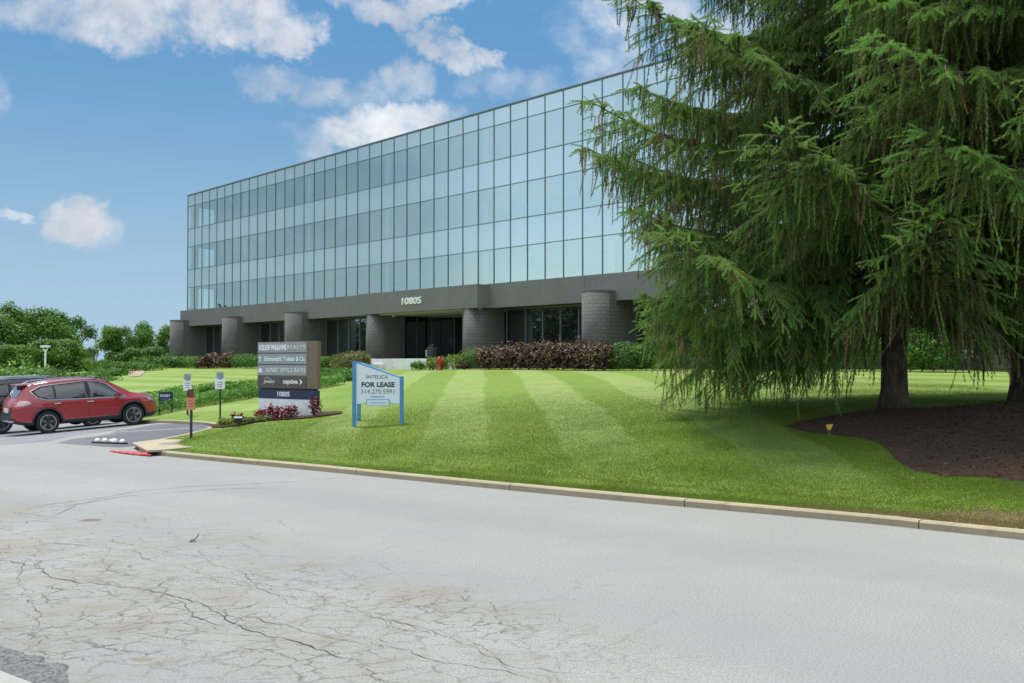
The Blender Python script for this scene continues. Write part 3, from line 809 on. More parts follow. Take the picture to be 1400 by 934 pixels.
# storefronts
def storefront(x0, x1, y, z0, z1, step=MOD, off=0, gm='darkglass'):
    xs = [x0]; x = math.ceil((x0+.3-off)/step)*step+off
    while x < x1-.3: xs.append(x); x += step
    xs.append(x1)
    for a, c in zip(xs[:-1], xs[1:]):
        e = random.gauss(0,.004)
        mb = MB(); mb.add([(a+.025,y+e,z0),(c-.025,y-e,z0),(c-.025,y-e,z1),(a+.025,y+e,z1)], [(0,1,2,3)]); mb.build('storefront_window', M[gm], bld, keep=True)
    mb = MB()
    for a in xs: mb.box(a-.03, a+.03, y-.06, y+.05, z0-.1, z1)
    mb.box(x0, x1, y-.05, y+.04, z0-.1, z0); mb.box(x0, x1, y-.055, y+.045, z1-.10, z1)
    mb.build('storefront_frame', M['alu'], bld)
    mb = MB(); mb.box(x0, x1, y-.02, y+.3, 1.0, z0-.1); mb.build('sill_wall', M['block'], bld); 
for k in range(7):
    if k == 3: continue
    storefront(colx[k]+.86, colx[k+1]-.86, 1.2, 2.3, 5.43, off=.1)
mb = MB(); mb.box(-.4, colx[0]-.86, 1.2, 1.5, 1.0, 5.43); mb.build('corner_wall', M['block'], bld)
# entrance, deep under the portico
ex0, ex1 = colx[3]+.86, colx[4]-.86
storefront(ex0, ex1, 3.25, 2.32, 5.30, 2.55, .6, 'entryglass')
mb = MB(); mb.box(ex0+2.6, ex0+2.64, 3.12, 3.16, 3.2, 3.75); mb.box(ex0+2.6, ex0+2.64, 3.16, 3.2, 3.2, 3.24); mb.build('door_handle', M['steel'], bld)
mb = MB(); mb.box(ex0, ex1, -1.49, 3.2, 2.10, 2.22); mb.build('entrance_floor', M['pad'], bld)
mb = MB(); mb.box(ex0-.35, ex1-.003, -1.6, -1.50, 1.0, 2.27); mb.build('entrance_wall', M['white'], bld, bevel=.02)
mb = MB(); mb.box(ex0-.35, ex0+1.2, -1.95, -1.602, 1.0, 1.9); mb.build('step', M['white'], bld, bevel=.01)
for x in (ex0-.05, ex1+.02):
    mb = MB(); mb.box(x, x+.03, 1.06, 3.2, 2.33, 5.30); mb.build('side_light', M['entryglass'], bld)
    mb = MB(); mb.box(x-.02, x+.05, 1.0, 1.055, 2.23, 5.30); mb.box(x-.02, x+.05, 2.1, 2.16, 2.23, 5.30); mb.box(x-.015, x+.045, 1.06, 3.2, 2.225, 2.325); mb.build('side_light_frame', M['alu'], bld)
o = None
mb = MB(); mb.lathe([(.02,5.22),(.10,5.2),(.12,5.26),(.12,5.299)], 16, c=(ex0-.1+.5, -.2, 0)); mb.build('downlight', M['offwhite'], bld)

def text(body, size, mat, parent, loc, rx=90, rz=0, extrude=.01, bold=0.0, width=None, name='lettering', space=1.0, align='CENTER', shear=0):
    cu = bpy.data.curves.new('txt', 'FONT'); cu.body = body; cu.size = size; cu.extrude = extrude; cu.offset = bold
    cu.align_x = align; cu.align_y = 'CENTER'; cu.space_character = space; cu.shear = shear; cu.resolution_u = 4
    o = bpy.data.objects.new('txt', cu); COL.objects.link(o)
    dg = bpy.context.evaluated_depsgraph_get(); me = bpy.data.meshes.new_from_object(o.evaluated_get(dg))
    bpy.data.objects.remove(o); bpy.data.curves.remove(cu)
    if width:
        xs = [v.co.x for v in me.vertices]; w = max(xs)-min(xs)
        for v in me.vertices: v.co.x *= width/w
    me.name = name; me.materials.clear(); me.materials.append(mat)
    q = link(name, me, None, parent); q.location = loc; q.rotation_euler = (R(rx), 0, R(rz))
    return q
text('10805', .60, M['white'], bld, (at_b(562,-1.5), -1.53, 6.08), extrude=.03, bold=.016, width=2.15, name='building_number')

# ------------------------------------------------------------------ foliage helpers
def leaf_cloud(ells, n, size, shell=.5, flat_=.0, up=.3, asp=.5, tall=1.0, noisy=.35, rosette=0):
    """leaves spread through a set of ellipsoids (cx,cy,cz,rx,ry,rz)"""
    E = np.array(ells, float); vol = (E[:,3]*E[:,4]*E[:,5])**.7; idx = rng.choice(len(E), n, p=vol/vol.sum())
    d = rng.normal(size=(n,3)); d /= np.linalg.norm(d, axis=1)[:,None]; d[:,2] = np.where(d[:,2] < -.75, -d[:,2]*.5, d[:,2])
    r = 1 - shell*rng.random(n)**1.6
    ph = rng.uniform(0, 9, 3)
    nz = np.sin(d[:,0]*7+ph[0]+idx)*np.sin(d[:,1]*8+ph[1]+idx*2)*np.sin(d[:,2]*7+ph[2])
    r = r*(1+noisy*nz)
    C = E[idx,:3] + d*r[:,None]*E[idx,3:6]
    nrm = d*1.0 + rng.normal(size=(n,3))*.6; nrm[:,2] += up; nrm /= np.linalg.norm(nrm, axis=1)[:,None]
    t = np.cross(nrm, rng.normal(size=(n,3))); t /= np.linalg.norm(t, axis=1)[:,None]; b = np.cross(nrm, t)
    s = size*rng.uniform(.6,1.35,n)
    a = t*s[:,None]; b = b*(s*asp)[:,None]
    V = np.stack([C-a, C+b*.9, C+a, C-b*.9], 1).reshape(-1,3)
    tint = np.clip(.45 + .35*nz + rng.normal(0,.20,n) + rng.normal(0,.13,len(E))[idx], 0, 1)
    return V, np.repeat(tint, 4)
def bush(name, label, cat, x, y, w, d, h, mat, n, size, group=None, rz=0, extra=.0, lumps=5, stem=True, z=None, **kw):
    o = empty(name, (x, y, gz(x, y) if z is None else z), rz)
    el = [(0,0,h*.42,w*.5,d*.5,h*.58)]
    for k in range(lumps):
        a = random.uniform(0, 6.28); el.append((math.cos(a)*w*.27, math.sin(a)*d*.27, h*random.uniform(.45,.7), w*random.uniform(.18,.28), d*random.uniform(.18,.3), h*random.uniform(.25,.4)))
    V, t = leaf_cloud(el, n, size, **kw)
    V[:,2] = np.where(V[:,2] < .03, .03+rng.random(len(V))*.12*h, V[:,2])
    if extra: t = np.where(np.repeat(rng.random(len(t)//4), 4) < extra, 1.0, np.minimum(t, .85))
    else: t = t*.8
    link('foliage', np_mesh('foliage', V, 4, t, [mat]), None, o)
    if stem:
        mb = MB()
        for k in range(6):
            a = random.uniform(0, 6.28); mb.tube([(0,0,-.1),(math.cos(a)*w*.12, math.sin(a)*d*.12, h*.3),(math.cos(a)*w*.3, math.sin(a)*d*.3, h*.75)], [.02,.015,.006], 5)
        mb.build('stem', M['bark'], o)
    tag(o, label, cat, group)
    return o

# ---- beds along the building (local y -2.6 .. -4)
rot = BR
def along(px0, px1, yl, count):
    a, c = at_b(px0, yl), at_b(px1, yl); return [a+(c-a)*(k+.5)/count for k in range(count)], abs(c-a)/count
GM = 'maroon leaved shrubs in the bed right of the entrance'
xs_, w_ = along(660, 838, -4.0, 9)
for k, x in enumerate(xs_):
    p = bw(x, -4.0+random.uniform(-.15,.15)); 
    bush('maroon_shrub', 'maroon and bronze leaved shrub in the dense row below the windows right of the entrance', 'shrub', p[0], p[1], w_*1.5, 1.7, random.uniform(1.32,1.6), M['maroon'], 2300, .105, GM, rot, extra=.08, up=.6, asp=.40, noisy=.5)
xs_, w_ = along(272, 314, -3.6, 3)
for k, x in enumerate(xs_):
    p = bw(x, -3.6); bush('maroon_shrub', 'maroon leaved shrub between two clipped green hedges at the far left of the facade', 'shrub', p[0], p[1], w_*1.5, 1.5, (1.0,1.3,1.25)[k], M['maroon'], 1500, .10, 'maroon shrubs at the far left of the facade', rot, extra=.05, up=.6)
def hedge(px0, px1, yl, h, label, d=1.8, mat='hedge', count=1, n=6000, size=.06, cat='hedge', name='clipped_hedge', group=None):
    a, c = at_b(px0, yl), at_b(px1, yl); L = c-a; p = bw((a+c)/2, yl)
    o = empty(name, (p[0], p[1], gz(*p)), rot)
    el = []; k = max(2, int(L/1.6))
    for j in range(k): el.append((-L/2+L*(j+.5)/k, random.uniform(-.1,.1), h*.45, L/k*.85, d*.5, h*random.uniform(.5,.58)))
    V, t = leaf_cloud(el, int(n*max(1, L/6)), size, shell=.35, noisy=.12, up=.5); V[:,2] = np.where(V[:,2] < .03, .03+rng.random(len(V))*.12*h, V[:,2])
    link('foliage', np_mesh('foliage', V, 4, t*.8, [M[mat]]), None, o)
    mb = MB()
    for j in range(k*2): x = -L/2+L*(j+.5)/k/2; mb.tube([(x,0,-.1),(x+.1,.05,h*.5)], [.03,.012], 5)
    mb.build('stem', M['bark'], o); tag(o, label, cat, group)
hedge(236, 288, -3.2, 1.05, 'low clipped green hedge by the leftmost column of the building')
hedge(310, 356, -3.2, 1.15, 'low clipped green hedge just left of the monument sign')
hedge(436, 452, -2.8, 1.0, 'short clipped green hedge just right of the monument sign')
p = bw(at_b(479, -3.4), -3.4); bush('rounded_shrub', 'rounded olive green shrub tipped with tan behind the for lease sign', 'shrub', p[0], p[1], 4.2, 2.0, 1.3, M['olive'], 5500, .07, None, rot, extra=.12, noisy=.15)
hedge(836, 912, -3.6, 1.45, 'bright green clipped hedge right of the maroon shrubs', n=9000)
hedge(1075, 1190, -3.4, 1.75, 'tall bright green hedge seen behind the spruce trunk', n=7000)
hedge(1236, 1300, -3.4, 1.7, 'green hedge seen between the two spruce trunks', n=7000)
p = bw(at_b(646, -3.1), -3.1); bush('ornamental_grass', 'clump of fine pale green ornamental grass beside the entrance column', 'plant', p[0], p[1], 2.4, 1.6, 1.3, M['greygreen'], 5000, .11, None, rot, asp=.12, up=.1, stem=False, noisy=.15)
for px, yl, lab, mt, w, h in ((573,-4.5,'dark green rounded shrub left of the white entrance wall','deepgreen',1.3,.6),(592,-4.2,'yellow green plant in front of the white entrance wall beside the black post','lime',.95,.85),(604,-4.1,'yellow green plant just left of the red hydrant','lime',.6,.8),(620,-3.9,'yellow green shrub just right of the red hydrant','lime',1.5,.9),(634,-3.8,'small dark maroon plant at the foot of the entrance column','maroon',.9,.5)):
    p = bw(at_b(px, yl), yl); bush('garden_shrub', lab, 'shrub', p[0], p[1], w, .9, h, M[mt], 1500, .055, None, rot)
# terraced hedges left of the lawn crest
for px, Y, w, h, lab in ((458,56,4.2,.5,'upper low green hedge row right of the monument sign'),(455,49,5.0,.42,'lower low green hedge row right of the monument sign'),(470,52.5,3.2,.45,'middle low green hedge row behind the for lease sign')):
    x = at(px, Y); bush('low_hedge', lab, 'hedge', x, Y, w, 1.3, h, M['hedge'], 3500, .06, None, rot, noisy=.12)
mb = MB(); x, y = at(456,51), 51; mb.prism([(x-.9,y),(x+1.6,y-1.6),(x+1.9,y-1.2),(x-.6,y+.4)], gz(x,y)-.1, gz(x,y)+.13); tag(mb.build('stone_edging', M['offwhite'], bevel=.02), 'pale stone edging block lying between the low hedge rows', 'edging')
# mounds on the bank
for px, py, Y, w, h, lab in ((305,0,41,1.9,.55,'small green mound shrub directly behind the right accessible parking sign'),(345,0,40.5,2.6,.62,'wide green mound shrub just left of the monument sign'),(318,0,44,2.2,.55,'green mound shrub on the bank above the accessible parking signs')):
    x = at(px, Y); bush('mound_shrub', lab, 'shrub', x, Y, w, 1.3, h, M['hedge'], 3000, .055, None, 0)
CP = [(-14.6,37.6),(-12.6,36.9),(-10.9,38.0),(-9.4,39.2),(-7.6,41.5),(-7.4,44.5),(-10,46.5),(-13,46),(-16.0,44.5),(-17.0,41.0)]
n = 60000; x = rng.uniform(-18,-7,n); y = rng.uniform(36,47,n); k = inpoly(x, y, CP); x, y = x[k], y[k]; n = len(x)
hh = np.array([.20+.22*(.5+.5*noise.noise(Vector((a*.9,b*.9,3))))*2 for a, b in zip(x, y)]); u = rng.random(n)**.5
C = np.c_[x, y, ground_z(x, y)+hh*u]; nm = rng.normal(size=(n,3))*.6; nm[:,2] += .8; nm /= np.linalg.norm(nm,axis=1)[:,None]
t_ = np.cross(nm, rng.normal(size=(n,3))); t_ /= np.linalg.norm(t_,axis=1)[:,None]; b_ = np.cross(nm, t_); s = rng.uniform(.035,.075,n)[:,None]
V = np.stack([C-t_*s, C+b_*s*.5, C+t_*s, C-b_*s*.5], 1).reshape(-1,3)
tag(link('ground_cover', np_mesh('ground_cover', V, 4, np.repeat(np.clip((hh-.2)*1.3+rng.normal(0,.18,n), 0, .8), 4), [M['cover']])), kind='stuff', label='bright green leafy ground cover on the bank above the parking bay')

# ------------------------------------------------------------------ spruces
def strand_tpl(n, L, rad_=.046, w=.0115):
    s = (np.arange(n)+.5)/n; th = np.arange(n)*2.4 + rng.uniform(0,1,n); 
    ln = rad_*(1.15-.5*s)*rng.uniform(.75,1.2,n); rad = np.c_[np.cos(th), np.sin(th)]
    tang = np.c_[-np.sin(th), np.cos(th)]
    base0 = np.c_[tang*w, s]; base1 = np.c_[-tang*w, s]; tip = np.c_[rad*ln[:,None], s + .030/L]
    return np.stack([base0, base1, tip], 1).reshape(-1,3)       # xy in metres, z in units of length
def place(tpl, P, Dr, Ln, tint):
    n = len(P); m = len(tpl)
    Dr = Dr/np.linalg.norm(Dr,axis=1)[:,None]
    a = np.cross(Dr, rng.normal(size=(n,3))); a /= np.linalg.norm(a,axis=1)[:,None]; b = np.cross(Dr, a)
    bend = rng.normal(size=(n,3))*.10; bend[:,2] = -.10
    z = tpl[:,2]
    V = P[:,None] + Dr[:,None]*(z[None,:,None]*Ln[:,None,None]) + a[:,None]*tpl[None,:,0,None] + b[:,None]*tpl[None,:,1,None] + bend[:,None]*((z**2)[None,:,None]*Ln[:,None,None])
    return V.reshape(-1,3), np.clip(np.repeat(tint, m) + np.tile(z*.06, n), 0, 1)
def make_spruce(H=17.5, z_first=2.3, rmax=7.1, nl=92, seed=3, sparse_low=True, rtr=.31, keep=None, rot0=0.0):
    rs = np.random.default_rng(seed); limbs = MB(); trunk = MB()
    trunk.tube([(0,0,-.4),(0,0,0),(.01,0,.35),(.02,.01,1.2),(.03,0,3),(0,.04,7),(.03,0,12),(0,0,H)], [rtr*1.5,rtr*1.28,rtr*1.03,rtr*.95,rtr*.85,rtr*.62,rtr*.36,.03], 16)
    Hp, Hd, Hl, Ht = [], [], [], []; Sp, Sd, Sl, St = [], [], [], []; twigs = MB()
    for i in range(nl):
        f = i/(nl-1); z0 = z_first + (H-.6-z_first)*f**1.15; az = i*2.39996 + rs.uniform(-.3,.3)
        low = f < .13 and math.cos(az+rot0) > -.25
        if low: z0 += rs.uniform(.35,.95)
        L = rmax*(1-f**1.5)**.9*rs.uniform(.78,1.05) + .35
        if f < .30: L *= .76+.24*f/.30
        if keep is not None and not keep(az, f): continue
        sag = rs.uniform(.08,.24)*(1-f*.6) + (.10 if f < .09 and not low else 0); lift = rs.uniform(.06,.16)*L; wig = rs.uniform(-.25,.25)
        dirx = np.array([math.cos(az), math.sin(az), 0]); side = np.array([-math.sin(az), math.cos(az), 0])
        n = 14; pts = []
        for k in range(n+1):
            u = k/n; r = u*L
            pts.append(dirx*r + side*(wig*L*.25*u*u) + np.array([0,0, z0 - sag*r*1.15*(1-.55*u) - .25*L*sag*math.sin(u*math.pi)+ lift*u**3]))
        pts = np.array(pts)
        limbs.tube([tuple(q) for q in pts], [(.018+.0095*L)*(1-.86*k/n) for k in range(n+1)], 6)
        s = .12*L + .1; step = .145
        sgn = 1
        tone = rs.normal(0,.10)
        while s < L:
            u = s/L; k = min(n-1, int(u*n)); q = pts[k] + (pts[k+1]-pts[k])*(u*n-k); tg = pts[k+1]-pts[k]; tg = tg/np.linalg.norm(tg)
            sl = min(1.35, .27*L)*(.30+.9*math.sin(math.pi*min(1, u*.80+.12)))*rs.uniform(.65,1.15)
            if u > .9: sl *= .55
            sd = side*sgn; dd = tg*.62 + sd*rs.uniform(.6,.95) + np.array([0,0,rs.uniform(-.12,.16)]); dd /= np.linalg.norm(dd)
            dead = rs.random() < .10; rp = rs.choice([.15,.5,1.0]); rl = rs.uniform(.6,1.3); m = max(3, int(sl/.08)); prev = None; poly = []
            for j in range(m+1):
                w = j/m*sl; pq = q + dd*w + np.array([0,0,-.30*w*w]); poly.append(tuple(pq))
                if j == 0: continue
                d_now = dd + np.array([0,0,-.6*w])
                # pendulous strand
                if rs.random() < (.9 if dead else rp):
                    ln = rl*(.22+.75*rs.random()**1.5)*(1.2-.6*abs(u-.5)); Hp.append(pq); Hd.append(np.array([0,0,-1])+rs.normal(0,.08,3)+dd*.10); Hl.append(ln)
                    br = rs.random(); Ht.append(1.0 if br < (.55 if dead else .012) else min(.7, max(0, .32+tone+rs.normal(0,.13))))
                # spray
                for e in (1,-1):
                    if rs.random() < (.2 if dead else .62):
                        o = np.cross(d_now, [0,0,1]); o /= np.linalg.norm(o)+1e-9
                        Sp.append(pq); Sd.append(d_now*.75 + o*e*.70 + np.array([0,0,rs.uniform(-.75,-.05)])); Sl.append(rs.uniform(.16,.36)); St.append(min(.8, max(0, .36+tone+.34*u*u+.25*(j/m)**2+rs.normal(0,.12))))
            Sp.append(np.array(poly[-1])); Sd.append(dd+np.array([0,0,-.35*sl])); Sl.append(.30); St.append(.62+rs.normal(0,.1))
            twigs.tube(poly[::2] if len(poly) > 4 else poly, [.009*(1-.6*j/len(poly)) for j in range(len(poly[::2] if len(poly) > 4 else poly))], 4, False)
            sgn = -sgn; s += step*rs.uniform(.6,1.3)
        for e in range(6):
            Sp.append(pts[-1] + rs.normal(0,.03,3)); Sd.append(dirx + rs.normal(0,.45,3)); Sl.append(.22); St.append(.7)
        # bare dead inner twigs
        if f < .6:
            for e in range(5):
                w = rs.uniform(.1,.5); k = int(w*n); q = pts[k]; twigs.tube([tuple(q), tuple(q+rs.normal(0,.12,3)+np.array([0,0,-.15])), tuple(q+rs.normal(0,.2,3)+np.array([0,0,-.45]))], [.008,.006,.003], 4, False)
    A1 = place(strand_tpl(56,.6,.052,.0130), np.array(Hp), np.array(Hd), np.array(Hl), np.array(Ht))
    A2 = place(strand_tpl(24,.26,.044,.0125), np.array(Sp), np.array(Sd), np.array(Sl), np.array(St))
    V = np.concatenate([A1[0], A2[0]]); t = np.concatenate([A1[1], A2[1]])
    print('needles', len(t)//3)
    t = np.where(t > .93, 1.0, np.minimum(t, .8))
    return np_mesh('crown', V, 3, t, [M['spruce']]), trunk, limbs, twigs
def spruce_obj(loc, rz, parts, label, scale=1, group='drooping spruce trees in the bark bed'):
    o = empty('spruce_tree', loc, rz); o.scale = (scale,)*3
    crown, trunk, limbs, twigs = parts
    link('crown', crown, None, o)
    trunk.build('trunk', M['bark'], o, smooth=True); limbs.build('limbs', M['bark'], o, smooth=True); twigs.build('twigs', M['twig'], o)
    tag(o, label, 'tree', group); return o
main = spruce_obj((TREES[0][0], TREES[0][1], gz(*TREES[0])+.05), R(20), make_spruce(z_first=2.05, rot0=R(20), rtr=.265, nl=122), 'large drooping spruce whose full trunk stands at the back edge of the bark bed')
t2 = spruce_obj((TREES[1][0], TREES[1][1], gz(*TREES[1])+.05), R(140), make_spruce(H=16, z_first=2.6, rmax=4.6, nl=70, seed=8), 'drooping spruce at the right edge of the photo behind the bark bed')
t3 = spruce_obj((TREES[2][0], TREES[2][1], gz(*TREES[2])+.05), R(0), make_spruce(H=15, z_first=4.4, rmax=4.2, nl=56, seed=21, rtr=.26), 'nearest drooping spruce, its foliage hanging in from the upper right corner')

# ------------------------------------------------------------------ broadleaf trees beyond the lot
def make_tree(seed, H=9.0, W=8.0, n=26000, leaf=.16):
    rs = random.Random(seed); tr = MB()
    tr.tube([(0,0,-.5),(0,0,.8),(.1,.05,H*.3),(.05,.1,H*.55)], [.34,.27,.22,.14], 10)
    el = []
    for k in range(34):
        a = rs.uniform(0,6.28); f = rs.random()**.9; zz = H*(.13+.80*f); rr = W*.5*math.sin(math.pi*min(1,.22+.80*(1-f)))**.7*rs.uniform(.3,1.12)
        s = rs.uniform(.13,.21)*W; el.append((math.cos(a)*rr, math.sin(a)*rr, zz, s, s, s*.9))
        if k % 2 == 0: tr.tube([(0,0,H*rs.uniform(.15,.4)), (math.cos(a)*rr*.5, math.sin(a)*rr*.5, zz*.75),(math.cos(a)*rr, math.sin(a)*rr, zz)], [.11,.07,.02], 6)
    V, t = leaf_cloud(el, n, leaf, shell=.7, noisy=.35, up=.5, asp=.6)
    return np_mesh('crown', V, 4, t*.8, [M['deepgreen']]), tr
TM = [make_tree(s) for s in (1,5,9)]
TMESH = []
for c, tr in TM:
    o = tr.build('trunk', M['bark']); TMESH.append((c, o.data)); bpy.data.objects.remove(o)
def tree(px, Y, top_py, width_px, k, label, cm=None, base=None):
    x = at(px, Y); H = (HY-top_py)/F*Y + CAM_H - (base if base is not None else -.6)
    o = empty('broadleaf_tree', (x, Y, -.6 if base is None else base), random.uniform(0,6.28)); s = H/9.4; w = width_px/F*Y/8.6; o.scale = (w, w, s)
    link('crown', TMESH[k][0], None, o); link('trunk', TMESH[k][1], None, o)
    tag(o, label, 'tree', 'broadleaf trees beyond the parking lot')
tree(40,104,412,105,0,'tallest broad green tree at the left edge beyond the parked cars')
tree(-22,98,428,110,1,'dark green tree cut by the left edge of the photo')
tree(95,112,430,72,2,'green tree to the right of the lamp post, just behind its lower neighbour')
tree(72,92,464,80,1,'low bushy green tree directly right of the lamp post')
tree(165,108,444,62,2,'green tree right of the sky gap, left one of the pair by the building')
tree(210,116,438,66,0,'green tree just left of the building corner')
tree(196,100,474,66,1,'low bushy green tree in front of the pair by the building corner')
tree(128,98,488,50,0,'low shrubby green tree below the gap of sky')
tree(10,88,470,80,2,'low dark bushy tree behind the black car')
for px, Y, w, h, lab in ((215,88,5,1.0,'low green bush at the top of the bank nearest the building corner'),(180,84,6,.8,'wide low green bush at the top of the bank'),(150,76,3,.6,'low green bush at the left end of the bank')):
    x = at(px, Y); bush('bank_bush', lab, 'bush', x, Y, w, 2, h, M['deepgreen'], 3000, .11, None, 0)
# far wood west and north: reads as one mass; it is what the ground floor glass mirrors
el = []
for k in range(150):
    a = R(random.uniform(96, 196)); r = random.uniform(105,150); cx, cy = math.cos(a)*r-5, math.sin(a)*r*.9+25
    if cy > 0 and -.62 < cx/cy < 1.2: continue
    for j in range(5 if cy > 72 else 9): el.append((cx+random.uniform(-4,4), cy+random.uniform(-4,4), random.uniform(.5,7.5 if cy > 72 else 12.5), random.uniform(2.2,4), random.uniform(2.2,4), random.uniform(1.6,2.6)))
V, t = leaf_cloud(el, 90000, .45, shell=.6, noisy=.4); link_o = link('woodland', np_mesh('woodland', V, 4, t*.8, [m_leaf('dark_broadleaf', (.012,.026,.010), (.05,.085,.028))])); tag(link_o, kind='stuff', label='far-off wood mirrored in the ground floor glass')
for px, Y, w, h, lab in ((-40,58,10,2.4,'dark undergrowth mass behind the black car at the left edge'),(15,60,9,2.1,'green undergrowth left of the lamp post foot'),(75,60,8,1.9,'green undergrowth right of the lamp post foot'),(100,62,4,1.0,'low green undergrowth below the gap of sky')):
    x = at(px, Y); bush('undergrowth', lab, 'bush', x, Y, w, 4, h, M['deepgreen'], 9000, .13, None, 0, z=-.4)
# small straw strip at the top of the bank
bp = [(-33.4,86),(-30,78),(-27.3,71),(-26.6,71.2),(-29,78.4),(-31.8,86.4)]
tag(cdt('bare_earth', bp, 1.2, lambda x, y: ground_z(x, y)+.03, flat('straw_earth', (.33,.27,.17), .9, var=.3, scale=2)), kind='structure')

# ------------------------------------------------------------------ signs and street furniture
def monument():
    Xl, Yl, Xr, Yr = at(355,30.8), 30.8, at(436,29.2), 29.2
    W = math.dist((Xl,Yl),(Xr,Yr)); a = math.atan2(Yr-Yl, Xr-Xl); cx, cy = (Xl+Xr)/2, (Yl+Yr)/2
    z0 = zat(570, 30)-.06; s = empty('monument_sign', (cx, cy, z0), a)
    tag(s, 'tall tenant monument sign, grey and brown panels over a navy band and white base', 'sign')
    h = W/2; T = .08
    mb = MB(); mb.box(-h+.03, h-.03, -T+.03, T-.03, -.3, .60); mb.build('base', M['white'], s, bevel=.01)
    mb = MB(); mb.box(-h+.02, h-.02, -T+.02, T-.02, .605, .875); mb.build('address_band', M['navy'], s)
    mb = MB(); mb.box(-h, h, -T, T, .92, 2.32); mb.build('cabinet', M['brown'], s, bevel=.008)
    mb = MB(); mb.box(-h+.05, h-.05, -T+.06, T-.06, .875, .92); mb.build('reveal', M['black'], s)
    px1 = h*.68
    for j, z in enumerate((2.00, 1.655, 1.31)):
        mb = MB(); mb.box(-h+.04, px1, -T-.018, -T-.001, z, z+.305); mb.build('tenant_panel', M['lightgrey'], s)
    mb = MB(); mb.box(-h+.04, -h+.04+(px1+h)*.48, -T-.018, -T-.001, .965, 1.27); mb.build('tenant_panel', M['darkbrown'], s)
    mb = MB(); mb.box(-h+.08+(px1+h)*.48, px1, -T-.018, -T-.001, .965, 1.27); mb.build('tenant_panel', M['darkbrown'], s)
    y = -T-.024; L = px1+h-.04; l0 = -h+.04
    def tx(b, sz, x, z, w, **k): return text(b, sz, M['white'], s, (x, y, z), width=w, extrude=.005, **k)
    tx('KELLER WILLIAMS', .21, l0+L*.315, 2.145, L*.57, bold=.010)
    tx('REALTY', .16, l0+L*.80, 2.150, L*.36, space=1.5)
    tx('Schmersahl, Treloar & Co.', .19, l0+L*.56, 1.80, L*.84, bold=.005)
    mb = MB(); mb.slab([(l0+.03,1.87),(l0+.19,1.87),(l0+.19,1.84),(l0+.13,1.84),(l0+.13,1.72),(l0+.09,1.72),(l0+.09,1.84),(l0+.03,1.84)], y-.004, y+.004); mb.build('emblem', M['white'], s)
    tx('SUNSET OFFICE SUITES', .18, l0+L*.58, 1.46, L*.80)
    n = 12; mb = MB(); mb.slab([(l0+.12+.10*math.cos(math.pi*k/n), 1.39+.15*math.sin(math.pi*k/n)) for k in range(n+1)], y-.004, y+.004); mb.build('emblem', M['white'], s)
    tx('jewelry', .16, l0+L*.24, 1.12, L*.23, shear=.3)
    mb = MB(); mb.tube([(l0+L*.14,y,1.20),(l0+L*.2,y,1.25),(l0+L*.27,y,1.19)], .006, 5); mb.build('emblem', M['white'], s)
    tx('captiva', .19, l0+L*.68, 1.125, L*.30, bold=.005)
    mb = MB(); q = l0+L*.87; mb.slab([(q,1.21),(q+.13,1.115),(q,1.02),(q+.03,1.115)], y-.004, y+.004); mb.build('emblem', M['white'], s)
    text('10805', .20, M['white'], s, (-h+W*.44, -T+.02-.006, .74), width=W*.21, extrude=.004, bold=.005)
    return (cx, cy, a, W)
mx, my, ma, MW = monument()
# planting round the monument
def mloc(u, v): c, s_ = math.cos(ma), math.sin(ma); return (mx+u*c-v*s_, my+u*s_+v*c)
pts = [mloc(-2.9,-.9), mloc(-1.9,-1.35), mloc(-.6,-1.0), mloc(.6,-.85), mloc(1.75,-.7), mloc(2.0,.2), mloc(1.2,.8), mloc(-1.4,.8), mloc(-2.6,.2)]
MBED = catmull(pts+[pts[0]], .3)[:-1]
tag(cdt('sign_bed', MBED, .3, lambda x, y: ground_z(x, y)+.04, M['mulch']), kind='structure')
for u, v, mt, w, h, lab in ((-1.62,-.62,'coleus',.55,.42,'red leaved plant at the left corner of the monument sign'),(-1.95,-.8,'lime',.5,.28,'yellow plant beside the red one at the left corner of the monument sign'),(-1.25,-.85,'lime',.6,.25,'yellow green plant in front of the white base, near its left corner'),
    (-.55,-.55,'coleus',.45,.42,'dark red plant before the left half of the white base'),(-.1,-.55,'coleus',.4,.46,'dark red plant before the middle of the white base'),(-.7,-.85,'olive',.6,.22,'pale low plant in front of the dark red plants'),
    (.35,-.6,'coleus',.55,.38,'bright red plant just right of the middle of the white base'),(.75,-.55,'coleus',.5,.44,'bright red plant before the right half of the white base'),(-.1,-.8,'olive',.5,.2,'pale low plant at the front middle of the sign bed'),
    (1.45,-.25,'coleus',.42,.62,'tall red leaved plant at the right corner of the monument sign'),(-2.3,-.5,'olive',.5,.22,'low olive plant near the floodlight')):
    x, y = mloc(u, v); bush('bedding_plant', lab, 'plant', x, y, w, w*.8, h, M[mt], 260, .045, 'bedding plants round the monument sign', 0, stem=True, lumps=3)
# floodlight
x, y = at(326, 29.3), 29.3; fl = empty('floodlight', (x, y, gz(x, y)), R(20)); tag(fl, 'small black floodlight on a stake aimed at the monument sign', 'light')
mb = MB(); mb.tube([(0,0,-.1),(0,0,.13)], .02, 8); mb.build('stake', M['black'], fl)
mb = MB(); mb.add([(-.11,-.06,.12),(.11,-.06,.12),(.11,.09,.16),(-.11,.09,.16),(-.13,-.09,.26),(.13,-.09,.26),(.13,.07,.30),(-.13,.07,.30)], [(0,3,2,1),(4,5,6,7),(0,1,5,4),(1,2,6,5),(2,3,7,6),(3,0,4,7)]); mb.build('housing', M['blackplastic'], fl, bevel=.01)
mb = MB(); mb.add([(-.115,-.082,.266),(.115,-.082,.266),(.115,.062,.304),(-.115,.062,.304)], [(0,1,2,3)]); mb.build('lens', M['lightgrey'], fl)

